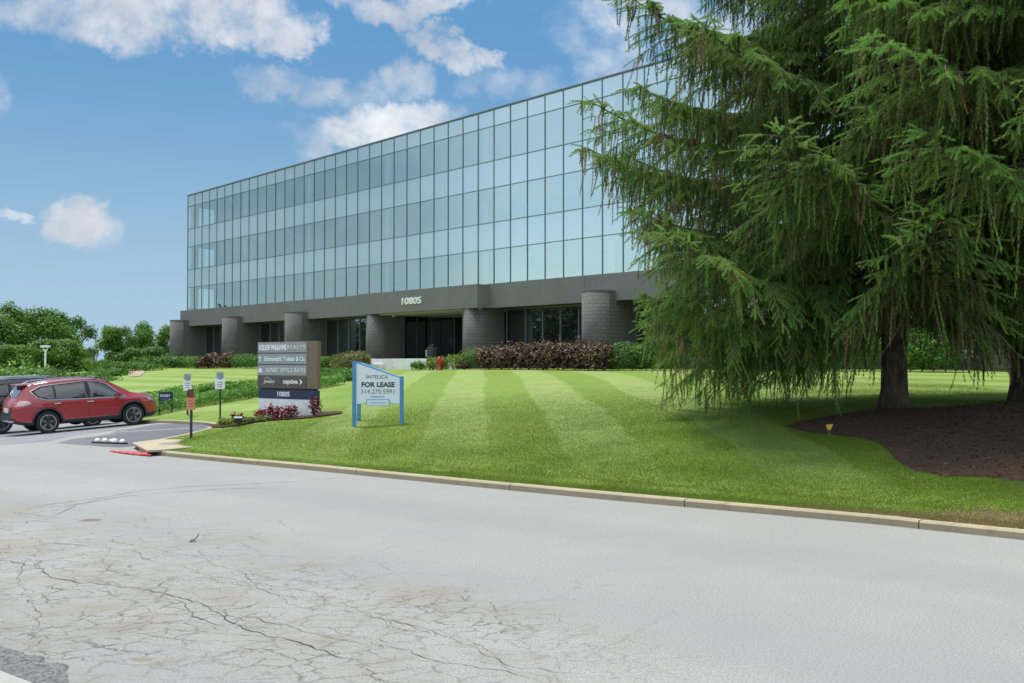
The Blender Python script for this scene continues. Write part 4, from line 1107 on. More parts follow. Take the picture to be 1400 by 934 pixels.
# for lease sign
P1 = Vector((at(484.5,24), 24.0)); P2 = Vector((at(549.5,24.05), 24.05)); P3 = Vector((at(491,25.5), 25.5))
zb1 = zat(581,24); s = empty('for_lease_sign', (P1.x, P1.y, zb1), math.atan2(P2.y-P1.y, P2.x-P1.x))
tag(s, 'white for lease sign on blue posts with a slanting top, standing on the lawn', 'sign')
W = (P2-P1).length
def loc(p): d = p-P1; c, q = math.cos(s.rotation_euler.z), math.sin(s.rotation_euler.z); return (d.x*c+d.y*q, -d.x*q+d.y*c)
mb = MB(); mb.box(-.045,.045,-.045,.045,-.3,1.54); mb.build('post', M['blue'], s, bevel=.004)
mb = MB(); mb.box(W-.045,W+.045,-.045,.045,-.3,1.17); mb.build('post', M['blue'], s, bevel=.004)
x3, y3 = loc(P3); zz = zat(575,25.5)-zb1
mb = MB(); mb.box(x3-.045,x3+.045,y3-.045,y3+.045,zz-.3,1.52); mb.build('post', M['blue'], s, bevel=.004)
def board(a, b, y, name):
    n = 16; top = lambda u: 1.50-.36*u; bot = lambda u: .50+.045*math.sin(math.pi*u)
    A = Vector(a); B = Vector(b); t = (B-A).normalized(); nn = Vector((t.y, -t.x))*.012
    pts = []
    for k in range(n+1): u = k/n; pts.append((u, bot(u)))
    for k in range(n, -1, -1): u = k/n; pts.append((u, top(u)))
    f = [(A.x+(B.x-A.x)*u+nn.x, A.y+(B.y-A.y)*u+nn.y, z) for u, z in pts]; g = [(A.x+(B.x-A.x)*u-nn.x, A.y+(B.y-A.y)*u-nn.y, z) for u, z in pts]
    m = len(pts); mb = MB(); mb.add(f+g, [tuple(range(m)), tuple(range(2*m-1, m-1, -1))]+[(i, m+i, m+(i+1) % m, (i+1) % m) for i in range(m)]); mb.build(name, M['signwhite'], s)
    mb = MB(); mb.tube([(A.x,A.y,top(0)),(B.x,B.y,top(1))], .017, 6); mb.tube([(A.x+(B.x-A.x)*k/n, A.y+(B.y-A.y)*k/n, bot(k/n)) for k in range(n+1)], .011, 6); mb.build('edging', M['blue'], s)
board((.045,0), (W-.045,0), 0, 'front_board'); board((x3+.05,y3-.02), (W-.03,.05), 0, 'rear_board')
cx = W*.5
text('INTELICA', .115, M['ink2'], s, (cx-.02,-.016,1.155), extrude=.002, width=.52, bold=.0015, name='company_lettering')
text('FOR LEASE', .16, M['ink'], s, (cx,-.016,.965), extrude=.002, width=.80, bold=.006, name='lease_lettering')
text('314.270.5991', .15, M['ink2'], s, (cx,-.016,.80), extrude=.002, width=.80, bold=0, name='phone_number')
text('intelicacre.com', .06, M['ink2'], s, (cx-.02,-.016,.685), extrude=.002, width=.34, name='web_lettering')
mb = MB(); mb.box(cx-.275,cx+.275,-.035,-.014,.455,.615); mb.build('rider_frame', M['blue'], s)
mb = MB(); mb.box(cx-.26,cx+.26,-.040,-.036,.468,.60); mb.build('rider_plate', M['signwhite'], s)
text('Broker Name', .05, M['ink2'], s, (cx,-.043,.555), extrude=.001, width=.38, name='rider_lettering') if False else None
mb = MB(); mb.box(cx-.20,cx+.20,-.043,-.0405,.545,.552); mb.box(cx-.20,cx+.20,-.043,-.0405,.52,.527); mb.build('rider_lines', M['blue'], s)

def post_sign(px, Y, base_py, top_py, plates, label, postmat='darkgreen', pw=.045, name='parking_sign'):
    x = at(px, Y); zb = gz(x, Y); H = zat(top_py, Y)-zb
    o = empty(name, (x, Y, zb), R(-8)); tag(o, label, 'sign')
    mb = MB(); mb.box(-pw/2,pw/2,-pw/2,pw/2,-.3,H-.12 if plates[0][0] != 'full' else H); mb.build('post', M[postmat], o)
    for nm, za, zc, w, mat in plates:
        mb = MB(); mb.box(-w/2,w/2,-pw/2-.012,-pw/2-.002,H-zc,H-za); mb.build('plate', M[mat], o, bevel=.004)
    return o, H
o, H = post_sign(257,35.0,565,511,[('a',.0,.22,.26,'lightgrey'),('b',.235,.60,.30,'white')], 'white accessible parking sign on dark post, partly hidden by the orange sign')
o2, H2 = post_sign(301.5,33.3,568,509,[('a',.0,.20,.26,'lightgrey'),('b',.215,.56,.34,'white')], 'white accessible parking sign on dark post, alone just left of the monument sign')
def wheel_symbol(o, H, z):
    mb = MB(); mb.tube([(.07*math.cos(a), -.040, z-.06+.07*math.sin(a)) for a in np.linspace(-2.6,1.2,12)], .009, 5); mb.tube([(-.02,-.040,z+.10),(-.01,-.040,z+.0),(.06,-.040,z-.0),(.09,-.040,z-.09)], .010, 5); mb.build('symbol', M['blue'], o)
wheel_symbol(o, H, H-.12); wheel_symbol(o2, H2, H2-.1)
for q, h in ((o,H),(o2,H2)):
    mb = MB()
    for k in range(3): mb.box(-.09,.09,-.0375,-.0352,h-.33-.07*k,h-.35-.07*k)
    mb.build('plate_lettering', M['ink2'], q)
o3, H3 = post_sign(262,25.3,601,530,[('a',.04,.26,.16,'rust'),('b',.25,.56,.235,'orange')], 'faded orange and brown sign on a thin dark post beside the kerb', 'blackplastic', .05, 'post_sign')
mb = MB()
for k in range(3): mb.box(-.07,.07,-.0395,-.0372,H3-.33-.07*k,H3-.345-.07*k)
mb.build('plate_lettering', M['rust'], o3)
# navy yard sign in the ground cover
x, Y = at(227,37.3), 37.3; o = empty('yard_sign', (x, Y, gz(x,Y)), R(-12)); tag(o, 'small navy sign with pale lettering standing in the ground cover', 'sign')
H = zat(535,37.3)-gz(x,Y)
mb = MB(); mb.box(-.28,-.24,-.02,.02,-.2,H); mb.box(.24,.28,-.02,.02,-.2,H-.01); mb.build('legs', M['navy'], o)
mb = MB(); mb.box(-.27,.27,-.035,-.021,H-.46,H-.02); mb.build('board', M['navy'], o)
text('SUNSET', .12, M['signwhite'], o, (0,-.04,H-.17), width=.42, extrude=.002, bold=.003)
text('OFFICE', .09, M['blue'], o, (0,-.04,H-.30), width=.36, extrude=.002)
# lamp post far left
x, Y = at(62,86), 86; o = empty('lamp_post', (x, Y, -.4)); tag(o, 'pale lamp post with a twin head in front of the trees at left', 'lamp post')
h = zat(476,86)+.4
mb = MB(); mb.tube([(0,0,0),(0,0,h-.1)], [.11,.08], 10); mb.build('pole', M['white'], o)
mb = MB(); mb.tube([(-.2,0,h+.05),(-.14,0,h-.2),(0,0,h-.35),(.14,0,h-.2),(.2,0,h+.05)], .05, 6); mb.build('bracket', M['white'], o)
for e in (-1,1):
    mb = MB(); mb.prism([(e*.2-.17,-.2),(e*.2+.17,-.2),(e*.2+.17,.2),(e*.2-.17,.2)], h+.04, h+.22); mb.build('lamp_head', M['white'], o, bevel=.03)
# entrance post, hydrant, path light
xl = at_b(588,-4.0); p = bw(xl, -4.0); o = empty('intercom_post', (p[0],p[1],gz(*p)), BR); tag(o, 'black post with a silver box in front of the white entrance wall', 'post')
mb = MB(); mb.tube([(0,0,-.2),(0,0,.9)], .06, 8); mb.build('post', M['black'], o)
mb = MB(); mb.box(-.30,-.13,-.14,.14,.80,1.22); mb.build('box', M['steel'], o, bevel=.02)
mb = MB(); mb.box(-.125,.45,-.16,.16,.86,1.38); mb.tube([(-.2,0,1.2),(.05,0,1.45),(.35,0,1.5)], .06, 8); mb.build('housing', M['blackplastic'], o, bevel=.03)
xl = at_b(600.5,-4.4); p = bw(xl, -4.4); o = empty('fire_hydrant', (p[0],p[1],gz(*p)), BR); tag(o, 'red fire hydrant among the yellow green plants by the entrance', 'hydrant')
mb = MB(); mb.lathe([(.16,0),(.16,.06),(.12,.08),(.115,.55),(.15,.58),(.15,.63),(.13,.70),(.08,.78),(.02,.80)], 16); mb.build('barrel', M['hydrant'], o, smooth=True)
for e in (-1,1):
    mb = MB(); mb.lathe([(.07,0),(.07,.17),(.085,.17),(.085,.23),(.02,.24)], 10, axis='x', c=(0,0,.5)); q = mb.build('outlet', M['hydrant'], o); q.scale = (e,1,1)
mb = MB(); mb.lathe([(.03,.79),(.03,.86)], 6); mb.build('nut', M['hydrant'], o)
# marker flag
x, y = px_ground(1133,598); o = empty('marker_flag', (x,y,gz(x,y))); tag(o, 'tiny yellow marker flag at the lower edge of the bark bed', 'flag')
mb = MB(); mb.tube([(0,0,-.05),(0,0,.20)], .004, 5); mb.build('wire', M['steel'], o)
mb = MB(); mb.slab([(-.06,.19),(.07,.20),(.03,.10),(-.03,.09)], -.004, .0); mb.build('pennant', M['yellow'], o)

# ------------------------------------------------------------------ cars
def interp(tab, x): return float(np.interp(x, [a for a, _ in tab], [b for _, b in tab]))
def make_car(S, pose, name, label):
    """S: profile tables along x (front +)"""
    top, belt, wb, wr, bot = S['top'], S['belt'], S['wb'], S['wr'], S['bot']
    x0, x1 = top[0][0], top[-1][0]; base = sorted(set(np.round(np.concatenate([np.linspace(x0, x1, 56), [x0+.03, x0+.08, x1-.03, x1-.08]]), 4)))
    def ring(x):
        zt, zb, w, r, b0 = interp(top,x), interp(belt,x), interp(wb,x), interp(wr,x), interp(bot,x)
        zt = max(zt, zb+.02); hh = zb-b0; cl = S['clad']
        pts = [(0,b0),(.80*w,b0),(.955*w,b0+.03),(1.0*w,b0+.09),(1.0*w,max(b0+.11,min(cl,b0+.4*hh))),(.985*w,max(b0+.12,min(cl,b0+.4*hh)+.015)),(.992*w,b0+.58*hh),(1.008*w,b0+.78*hh),(1.0*w,b0+.9*hh),(.968*w,zb)]
        dz = zt-zb; ed = min(.10, dz*.45)
        a = Vector((.968*w, zb)); c = Vector((r+.02, zt-ed))
        for k in (1,2,3,4,5): q = a.lerp(c, k/5); bulge = .02*math.sin(math.pi*k/5); pts.append((q.x+bulge*min(1,dz*2), q.y))
        pts += [(r*.965, zt-ed*.35),(r*.88, zt-ed*.08),(r*.6, zt-.0),(r*.3, zt+.006),(0,zt+.008)]
        return pts
    def side_y(x, z):
        p = ring(x); 
        for i in range(3, len(p)-1):
            if p[i][1] <= z <= p[i+1][1]:
                t = (z-p[i][1])/max(1e-6, p[i+1][1]-p[i][1]); return p[i][0]+(p[i+1][0]-p[i][0])*t
        return p[14][0]
    def top_z(x, y):
        p = ring(x)[14:]
        for i in range(len(p)-1):
            if p[i+1][0] <= y <= p[i][0]: t = (y-p[i][0])/min(-1e-6, p[i+1][0]-p[i][0]); return p[i][1]+(p[i+1][1]-p[i][1])*t
        return p[0][1]
    rings = [ring(x) for x in base]; m = len(rings[0]); M2 = 2*m-2
    vs = []
    for x, rg in zip(base, rings):
        for (y, z) in rg: vs.append((x, y, z))
        for (y, z) in rg[-2:0:-1]: vs.append((x, -y, z))
    fs = []; mi = []
    for i in range(len(base)-1):
        for k in range(M2):
            fs.append((i*M2+k, i*M2+(k+1) % M2, (i+1)*M2+(k+1) % M2, (i+1)*M2+k))
            kk = k if k < m-1 else M2-1-k; mi.append(1 if kk < 4 else 0)
    fs += [tuple(range(M2-1,-1,-1)), tuple(range((len(base)-1)*M2, len(base)*M2))]; mi += [1, 1]
    me = bpy.data.meshes.new('body'); me.from_pydata(vs, [], fs)
    me.materials.append(S['paint']); me.materials.append(M['blackplastic'])
    for p, q in zip(me.polygons, mi): p.material_index = q; p.use_smooth = True
    tmp = link('tmp', me); cut = MB(); xf, xr, tr_ = S['wheels']
    for wx in (xf, xr):
        for e in (1,-1): cut.lathe([(tr_+.055,e*.55),(tr_+.055,e*1.2)] if e > 0 else [(tr_+.055,-1.2),(tr_+.055,-.55)], 40, 'y', (wx,0,tr_+.01))
    co = cut.build('cut', M['blackplastic']); co.data.materials.clear(); co.data.materials.append(S['paint']); co.data.materials.append(M['blackplastic'])
    for p in co.data.polygons: p.material_index = 1
    bo = tmp.modifiers.new('b', 'BOOLEAN'); bo.operation = 'DIFFERENCE'; bo.object = co; bo.solver = 'EXACT'
    dg = bpy.context.evaluated_depsgraph_get(); res = bpy.data.meshes.new_from_object(tmp.evaluated_get(dg))
    bpy.data.objects.remove(tmp); bpy.data.objects.remove(co)
    car = empty(name, (0,0,0)); tag(car, label, 'car', 'cars parked at the left')
    for idx, nm in ((0,'body'),(1,'lower_cladding')):
        r2 = res.copy(); bm = bmesh.new(); bm.from_mesh(r2); bmesh.ops.delete(bm, geom=[f for f in bm.faces if f.material_index != idx], context='FACES')
        for f in bm.faces: f.material_index = 0; f.smooth = True
        for e in bm.edges: e.smooth = not (len(e.link_faces) == 2 and e.calc_face_angle(0) > R(35))
        bm.to_mesh(r2); bm.free(); r2.materials.clear(); r2.materials.append(S['paint'] if idx == 0 else M['blackplastic']); link(nm, r2, None, car)
    def panel(poly, e, mat, nm, off=.006, parent=car):       # polygon in (x, z) laid on the side surface
        ext = [Vector(p) for p in poly]
        xs = [p[0] for p in poly]; zs = [p[1] for p in poly]
        gx, gy = np.meshgrid(np.arange(min(xs), max(xs), .07), np.arange(min(zs), max(zs), .05)); gx, gy = gx.ravel(), gy.ravel()
        k = inpoly(gx, gy, poly); ext += [Vector((a, b)) for a, b in zip(gx[k], gy[k])]
        res = geometry.delaunay_2d_cdt(ext, [], [list(range(len(poly)))], 1, 1e-4)
        mb = MB(); mb.add([(p.x, e*(side_y(p.x, p.y)+off), p.y) for p in res[0]], [tuple(f) for f in res[2]])
        return mb.build(nm, mat, parent, smooth=True)
    for e in (1,-1):
        panel(S['pillar'], e, M['black'], 'pillar_trim', .003)
        for poly in S['glass']: panel(poly, e, M['carglass'], 'side_window', .010)
        if S.get('trim'):
            t = S['trim']; t2 = []
            for i in range(len(t)):
                a, b = t[i], t[(i+1) % len(t)]
                for k in range(6): t2.append((a[0]+(b[0]-a[0])*k/6, a[1]+(b[1]-a[1])*k/6))
            t2.append(t2[0]); mb = MB(); mb.tube([(x, e*(side_y(x, z)+.006), z) for x, z in t2], S.get('trimr', .014), 6, False); mb.build('window_trim', M['chrome'], car)
        for hx, hzz in S['handles']:
            mb = MB(); mb.tube([(hx-.10, e*(side_y(hx-.1,hzz)+.005), hzz),(hx-.08, e*(side_y(hx-.08,hzz)+.035), hzz),(hx+.08, e*(side_y(hx+.08,hzz)+.035), hzz+.004),(hx+.10, e*(side_y(hx+.1,hzz)+.005), hzz+.004)], .018, 6); mb.build('door_handle', S['handle'], car)
        for sx, za, zc in S['seams']:
            mb = MB(); mb.tube([(sx+(.0 if k < 5 else 0), e*(side_y(sx, za+(zc-za)*k/8)+.001), za+(zc-za)*k/8) for k in range(9)], .004, 4, False); mb.build('door_seam', M['black'], car)
        panel(S['tail'], e, M['tailclear'], 'tail_light', .010); panel(S['tail2'], e, M['tailred'], 'tail_light', .014)
        panel(S['head'], e, M['steel'], 'headlight', .008)
        mx_, mz = S['mirror']; yy = side_y(mx_, mz)
        mb = MB(); mb.add([(mx_-.07,e*(yy+.03),mz-.05),(mx_+.08,e*(yy+.03),mz-.05),(mx_+.05,e*(yy+.22),mz-.04),(mx_-.07,e*(yy+.22),mz-.04),(mx_-.07,e*(yy+.03),mz+.08),(mx_+.03,e*(yy+.03),mz+.08),(mx_+.0,e*(yy+.21),mz+.09),(mx_-.07,e*(yy+.21),mz+.09)], [(0,3,2,1),(4,5,6,7),(0,1,5,4),(1,2,6,5),(2,3,7,6),(3,0,4,7)])
        mb.tube([(mx_+.02,e*(yy-.03),mz-.03),(mx_+.02,e*(yy+.06),mz-.02)], .02, 6); mb.build('mirror', S['paint'], car, bevel=.015)
        rr = S['rail']; mb = MB(); mb.tube([(rr[0]+(rr[1]-rr[0])*k/10, e*(interp(wr, rr[0]+(rr[1]-rr[0])*k/10)*.93), interp(top, rr[0]+(rr[1]-rr[0])*k/10)+(.035 if 0 < k < 10 else -.02)) for k in range(11)], .016, 6); mb.build('roof_rail', S.get('railmat', M['chrome']), car)
        # wheel arch lips
        for wx in (xf, xr):
            mb = MB(); A = np.linspace(-.22, math.pi+.22, 22); r_ = tr_+.085
            mb.tube([(wx+r_*math.cos(a), e*(min(side_y(wx+r_*math.cos(a), max(.28, tr_+r_*math.sin(a))), 2)+.0), tr_+.01+r_*math.sin(a)) for a in A], .036, 6); mb.build('arch_trim', M['blackplastic'], car, smooth=True)
    # glass front and rear
    for (xa, xb, hw, nm) in S['screens']:
        vs = []; fs = []; n, k2 = 10, 10
        for i in range(n+1):
            x = xa+(xb-xa)*i/n; w = hw*interp(wr, x)
            for j in range(k2+1):
                y = -w+2*w*j/k2; g = interp(top, x+.02)-interp(top, x-.02); nx_, nz_ = -g/.04, 1; q = math.hypot(nx_, nz_)
                vs.append((x+nx_/q*.012, y, top_z(x, abs(y))+nz_/q*.012))
        for i in range(n):
            for j in range(k2): fs.append((i*(k2+1)+j, i*(k2+1)+j+1, (i+1)*(k2+1)+j+1, (i+1)*(k2+1)+j))
        mb = MB(); mb.add(vs, fs); mb.build(nm, M['carglass'], car, smooth=True)
    mb = MB(); mb.box(x0-.012, x0+.03, -.26, .26, S['plate'][0], S['plate'][1]); mb.build('number_plate', M['offwhite'], car)
    mb = MB(); mb.box(x0-.03, x0+.10, -.62, .62, S['plate'][0]-.29, S['plate'][0]-.25); mb.build('bumper_strip', M['chrome'], car)
    if S.get('spoiler'):
        a, z = S['spoiler']; mb = MB(); mb.add([(a,-.56,z),(a,.56,z),(a+.25,.58,z+.02),(a+.25,-.58,z+.02),(a+.02,-.55,z-.03),(a+.02,.55,z-.03),(a+.25,.55,z-.03),(a+.25,-.55,z-.03)], [(0,1,2,3),(0,4,5,1),(4,7,6,5),(1,5,6,2),(0,3,7,4)]); mb.build('spoiler', S['paint'], car)
    # wheels
    for wx in (xf, xr):
        for e in (1,-1):
            w = empty('wheel', (wx, e*S['track'], tr_)); w.parent = car
            mb = MB(); mb.lathe([(tr_*.66,-.10),(tr_*.93,-.115),(tr_*.985,-.095),(tr_,-.06),(tr_,.06),(tr_*.985,.095),(tr_*.93,.115),(tr_*.66,.10)], 40, 'y'); q = mb.build('tyre', M['tyre'], w, smooth=False)
            mb = MB(); mb.lathe([(.02,.05*e),(tr_*.655,.05*e),(tr_*.655,-.09*e)], 32, 'y'); mb.build('drum', M['black'], w)
            mb = MB(); mb.lathe([(tr_*.70,.098*e),(tr_*.70,.112*e),(tr_*.64,.112*e),(tr_*.62,.06*e),(tr_*.64,.06*e)], 36, 'y')
            mb.lathe([(.005,.095*e),(.055,.095*e),(.07,.06*e)], 12, 'y')
            for k in range(5):
                for dk in (-.17,.17):
                    a0 = 2*math.pi*k/5+.2; a = a0+dk; c0, s0 = math.cos(a0+dk*.3), math.sin(a0+dk*.3); ca, sa = math.cos(a), math.sin(a); t = .026
                    pi_, po = Vector((c0*.05, s0*.05)), Vector((ca*tr_*.66, sa*tr_*.66)); n_ = Vector((-(po-pi_).y, (po-pi_).x)).normalized()*t
                    q4 = [pi_-n_*.6, po-n_, po+n_, pi_+n_*.6]
                    mb.add([(v.x, .100*e, v.y) for v in q4]+[(v.x, .06*e, v.y) for v in q4], [(0,1,2,3),(4,7,6,5),(0,4,5,1),(1,5,6,2),(2,6,7,3),(3,7,4,0)])
            mb.build('rim', M['rim'], w)
    car.location = pose[0]; car.rotation_mode = 'ZYX' if False else 'XYZ'
    car.rotation_euler = (0, pose[2], pose[1])
    return car
M['rim'] = flat('alloy', (.45,.46,.47), .35, metal=.7, var=.05)
RED = dict(paint=M['red'], handle=M['chrome'], clad=.40,
 top=[(-2.36,.78),(-2.34,1.00),(-2.22,1.13),(-2.02,1.40),(-1.88,1.555),(-1.7,1.605),(-1.2,1.655),(-.4,1.675),(.2,1.655),(.55,1.60),(.9,1.40),(1.35,1.135),(1.5,1.09),(1.8,1.04),(2.05,.96),(2.2,.85),(2.28,.68)],
 belt=[(-2.36,.72),(-2.3,.97),(-2.1,1.06),(-1.6,1.03),(0,.985),(1.2,.955),(1.5,.96),(2.0,.88),(2.2,.77),(2.28,.62)],
 wb=[(-2.36,.62),(-2.31,.74),(-2.1,.845),(-1.5,.90),(0,.895),(1.2,.895),(1.7,.875),(2.0,.80),(2.18,.70),(2.28,.52)],
 wr=[(-2.36,.5),(-2.2,.70),(-1.9,.60),(-1.2,.63),(.2,.62),(.55,.60),(1.35,.70),(2.0,.62),(2.28,.42)],
 bot=[(-2.36,.48),(-2.25,.36),(-1.9,.27),(1.8,.22),(2.15,.26),(2.28,.42)],
 wheels=(1.353,-1.353,.356), track=.79,
 glass=[[(-1.70,1.35),(-1.55,1.17),(-1.30,1.10),(-1.10,1.085),(-1.12,1.50),(-1.45,1.47)], [(-1.06,1.082),(-.10,1.05),(-.13,1.555),(-1.08,1.505)], [(.0,1.045),(1.02,1.015),(.90,1.13),(.60,1.38),(.38,1.50),(-.02,1.555)]],
 pillar=[(-1.78,1.36),(-1.60,1.16),(-1.32,1.075),(-.1,1.03),(1.10,.995),(.93,1.14),(.61,1.405),(.38,1.53),(-.1,1.58),(-1.1,1.53),(-1.5,1.495)],
 trim=[(-1.80,1.37),(-1.62,1.15),(-1.33,1.065),(-.1,1.02),(1.12,.985),(.94,1.15),(.62,1.42),(.38,1.545),(-.1,1.595),(-1.1,1.545),(-1.5,1.51)], trimr=.015,
 handles=[(-1.05,.935),(-.02,.915)], seams=[(-.07,.42,1.0),(1.00,.42,.95),(-.98,.75,1.02)],
 tail=[(-2.26,1.04),(-2.28,.93),(-2.05,.93),(-1.80,.99),(-1.92,1.09),(-2.12,1.10)], tail2=[(-2.28,.925),(-2.28,.86),(-2.02,.88),(-2.02,.925)],
 head=[(1.72,.965),(2.05,.86),(2.17,.74),(1.95,.80)], mirror=(.88,1.06), rail=(-1.75,.35), screens=[(-2.17,-1.90,.86,'rear_window'),(.62,1.30,.92,'windscreen')], plate=(.72,.86), spoiler=(-2.10,1.585))
zr_ = -.315; zf_ = -.077
rx, ry, fx, fy = -14.9, 32.0, -12.82, 33.75
cxy = ((rx+fx)/2, (ry+fy)/2); yaw = math.atan2(fy-ry, fx-rx); pit = -math.atan2(zroad(fx,fy)-zroad(rx,ry), 2.7)
# origin lies between the wheels on the near side's ground line
nside = Vector((math.sin(yaw), -math.cos(yaw)))*.79
red = make_car(RED, ((cxy[0]-nside.x, cxy[1]-nside.y, (zroad(fx,fy)+zroad(rx,ry))/2+.008), yaw, pit), 'parked_car', 'red crossover with roof rails parked in the near bay, seen from its right side')
BLK = dict(paint=M['blackpaint'], handle=M['blackpaint'], clad=.42, 
 top=[(-2.62,.8),(-2.60,1.12),(-2.50,1.25),(-2.30,1.72),(-2.15,1.82),(-1.2,1.87),(.2,1.86),(.6,1.80),(.95,1.60),(1.40,1.24),(1.6,1.18),(2.2,1.12),(2.45,1.0),(2.55,.7)],
 belt=[(-2.62,.76),(-2.56,1.05),(-2.3,1.16),(0,1.12),(1.3,1.09),(2.2,1.02),(2.45,.9),(2.55,.64)],
 wb=[(-2.62,.78),(-2.55,.88),(-2.3,.95),(0,.97),(1.4,.96),(2.1,.92),(2.4,.82),(2.55,.62)],
 wr=[(-2.62,.7),(-2.4,.74),(-1.9,.72),(.2,.70),(.6,.67),(1.4,.78),(2.2,.76),(2.55,.5)],
 bot=[(-2.62,.5),(-2.45,.36),(2.2,.28),(2.55,.45)], wheels=(1.52,-1.52,.39), track=.84,
 glass=[[(-2.18,1.30),(-1.25,1.25),(-1.25,1.66),(-2.0,1.62)], [(-1.15,1.245),(-.15,1.22),(-.15,1.70),(-1.15,1.68)], [(-.05,1.215),(1.05,1.18),(.85,1.36),(.45,1.64),(.3,1.68),(-.05,1.70)]],
 pillar=[(-2.2,1.28),(-1.2,1.23),(1.08,1.165),(.86,1.38),(.45,1.67),(.3,1.71),(-.05,1.73),(-1.2,1.70),(-2.02,1.64)],
 trim=None, handles=[(-1.05,1.06),(0.0,1.05)], seams=[(-.1,.45,1.15),(1.1,.45,1.1)],
 tail=[(-2.52,1.2),(-2.52,1.0),(-2.35,1.0),(-2.32,1.22)], tail2=[(-2.52,.98),(-2.52,.9),(-2.35,.9),(-2.35,.98)],
 head=[(2.0,1.0),(2.3,.92),(2.4,.80),(2.05,.86)], mirror=(.95,1.24), rail=(-2.1,.4), railmat=M['steel'], screens=[(-2.48,-2.26,.86,'rear_window'),(.66,1.36,.92,'windscreen')], plate=(.85,.99))
make_car(BLK, ((-16.9, 35.7, zroad(-16.9,34)+.05), R(42), -.03), 'parked_car', 'black sport utility vehicle parked behind the red car, cut by the left edge')

# ------------------------------------------------------------------ light, sky, camera
SUN_EL, SUN_AZ = 64.0, -42.0                    # azimuth measured from +Y towards +X
sd = Vector((math.sin(R(SUN_AZ))*math.cos(R(SUN_EL)), math.cos(R(SUN_AZ))*math.cos(R(SUN_EL)), math.sin(R(SUN_EL))))
li = bpy.data.lights.new('sun', 'SUN'); li.energy = 1.9; li.angle = R(16.0); li.color = (1,.96,.90)
so = bpy.data.objects.new('sun', li); COL.objects.link(so); so.rotation_euler = sd.to_track_quat('Z', 'Y').to_euler(); so.location = sd*50
w = bpy.data.worlds.new('World'); sc.world = w; w.use_nodes = True; nt = w.node_tree; N = NT(nt); bg = nt.nodes['Background']
sky = N.n('ShaderNodeTexSky', sky_type='NISHITA'); sky.sun_disc = False; sky.sun_elevation = R(SUN_EL); sky.sun_rotation = R(SUN_AZ)
sky.air_density = 1.0; sky.dust_density = .6; sky.ozone_density = 4.0
tc = N.n('ShaderNodeTexCoord'); G = tc.outputs['Generated']; sx = N.n('ShaderNodeSeparateXYZ'); nt.links.new(G, sx.inputs[0]); X, Y, Z = sx.outputs
Yp = N.math('MAXIMUM', Y, .05); U = N.math('DIVIDE', X, Yp); Vv = N.math('DIVIDE', Z, Yp)
wn = N.noise(G, 8, 9, .66, .3, col=True); ws = N.n('ShaderNodeSeparateColor'); nt.links.new(wn, ws.inputs[0])
U2 = N.math('ADD', U, N.math('MULTIPLY_ADD', ws.outputs[0], .20, -.10)); V2 = N.math('ADD', Vv, N.math('MULTIPLY_ADD', ws.outputs[1], .14, -.07))
CL = [(190,8,190,42,.9,0),(330,22,85,40,.95,0),(395,42,42,30,.9,0),(85,48,26,32,.35,0),(560,-6,110,20,.8,0),(590,38,50,24,.75,.35),(650,62,46,28,.8,.5),(400,112,60,24,.6,.1),(530,98,62,34,.62,-.3),(480,130,50,20,.5,0),
      (545,165,95,34,1.0,0),(450,190,40,26,.6,0),(108,292,60,33,1.0,.05),(150,300,42,24,.7,.1),(0,283,24,12,.7,0),(890,20,110,46,.75,0),(800,45,60,40,.4,0),(980,70,90,60,.7,0),(700,118,70,26,.5,0),(860,95,80,45,.6,0),(1180,60,200,120,.75,0),(-140,120,120,50,.8,0),(-300,250,150,50,.7,0)]
tot = None
for px, py, rx_, ry_, st, rot_ in CL:
    cu, cv = (px-700)/F, (HY-py)/F
    a = N.math('ADD', U2, -cu); b = N.math('ADD', V2, -cv)
    if rot_: a, b = N.math('ADD', N.math('MULTIPLY', a, math.cos(rot_)), N.math('MULTIPLY', b, -math.sin(rot_))), N.math('ADD', N.math('MULTIPLY', a, math.sin(rot_)), N.math('MULTIPLY', b, math.cos(rot_)))
    r2 = N.math('ADD', N.math('POWER', N.math('MULTIPLY', a, F/rx_), 2), N.math('POWER', N.math('MULTIPLY', b, F/ry_), 2))
    v = N.math('MULTIPLY', N.ramp(r2, .0, 2.3, 1, 0), st)
    tot = v if tot is None else N.math('MAXIMUM', tot, v)
front = N.ramp(Y, .05, .25)
det = N.noise(G, 26, 6, .62)
dens = N.math('MULTIPLY', tot, N.math('MULTIPLY_ADD', det, 2.2, -.12))
dens = N.math('MULTIPLY', N.ramp(dens, .16, 1.12), front)
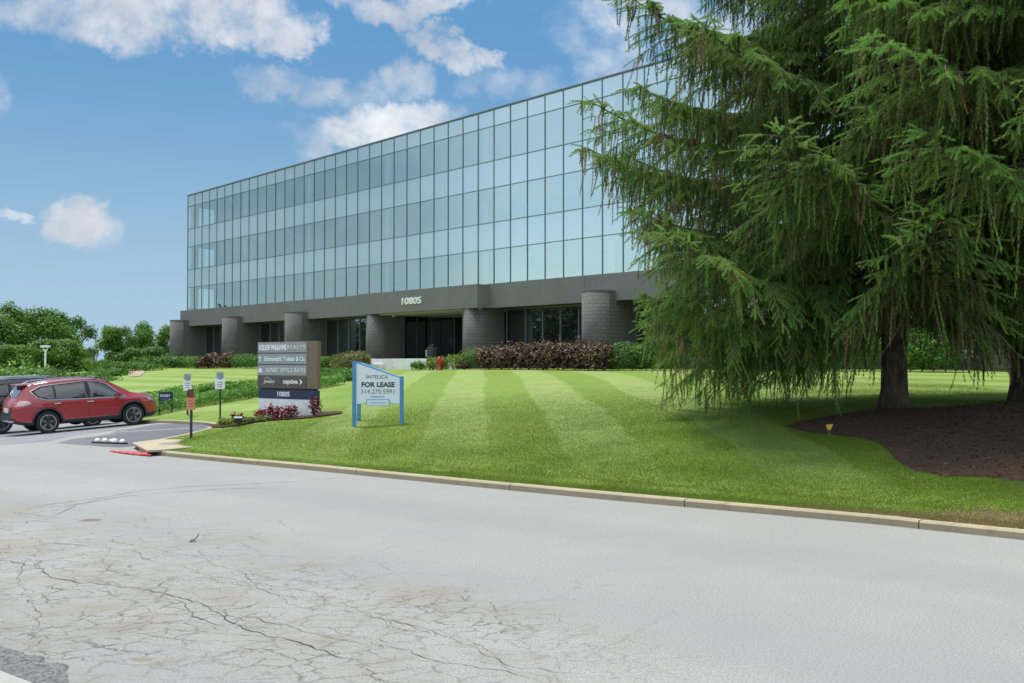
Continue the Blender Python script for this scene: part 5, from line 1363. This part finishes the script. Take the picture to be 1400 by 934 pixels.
# loose clouds added out of view round the sky dome, brightened for fill light
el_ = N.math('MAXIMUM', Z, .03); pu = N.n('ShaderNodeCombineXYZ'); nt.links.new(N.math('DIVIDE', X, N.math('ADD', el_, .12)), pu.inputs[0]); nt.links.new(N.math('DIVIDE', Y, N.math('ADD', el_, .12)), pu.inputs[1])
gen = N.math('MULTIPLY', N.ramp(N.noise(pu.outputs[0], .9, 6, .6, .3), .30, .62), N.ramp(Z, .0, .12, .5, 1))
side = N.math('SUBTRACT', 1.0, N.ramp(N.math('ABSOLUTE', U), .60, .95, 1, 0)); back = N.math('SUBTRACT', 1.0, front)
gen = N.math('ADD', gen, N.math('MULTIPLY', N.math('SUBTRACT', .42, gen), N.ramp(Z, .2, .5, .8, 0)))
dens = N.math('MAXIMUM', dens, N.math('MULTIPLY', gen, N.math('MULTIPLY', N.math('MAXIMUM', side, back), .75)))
# haze whitening near the horizon
hs = N.mix(N.math('MULTIPLY', front, .97), sky.outputs[0], N.mix(N.ramp(Z, .0, .33), (2.05,3.0,3.8), (.66,1.72,3.12)))
shade = N.noise(G, 9, 5, .6)
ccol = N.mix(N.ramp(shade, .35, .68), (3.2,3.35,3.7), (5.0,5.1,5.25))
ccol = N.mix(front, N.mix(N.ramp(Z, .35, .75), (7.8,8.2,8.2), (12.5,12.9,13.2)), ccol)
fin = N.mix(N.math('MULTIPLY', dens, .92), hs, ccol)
SKYS = .085
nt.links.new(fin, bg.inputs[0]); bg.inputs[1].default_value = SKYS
cam = bpy.data.cameras.new('camera'); co = bpy.data.objects.new('camera', cam); COL.objects.link(co); sc.camera = co
cam.lens = 36*F/1400; cam.sensor_width = 36; cam.clip_end = 4000; cam.clip_start = .1
co.location = (0,0,CAM_H); co.rotation_euler = (R(90)+math.atan((HY-467)/F), 0, 0)
sc.view_settings.view_transform = 'Standard'; sc.view_settings.look = 'None'; sc.view_settings.gamma = 1; sc.view_settings.exposure = 1.17
sc.cycles.max_bounces = 8; sc.cycles.transparent_max_bounces = 12; sc.cycles.glossy_bounces = 4; sc.cycles.diffuse_bounces = 3
sc.cycles.use_denoising = True; sc.cycles.use_adaptive_sampling = True
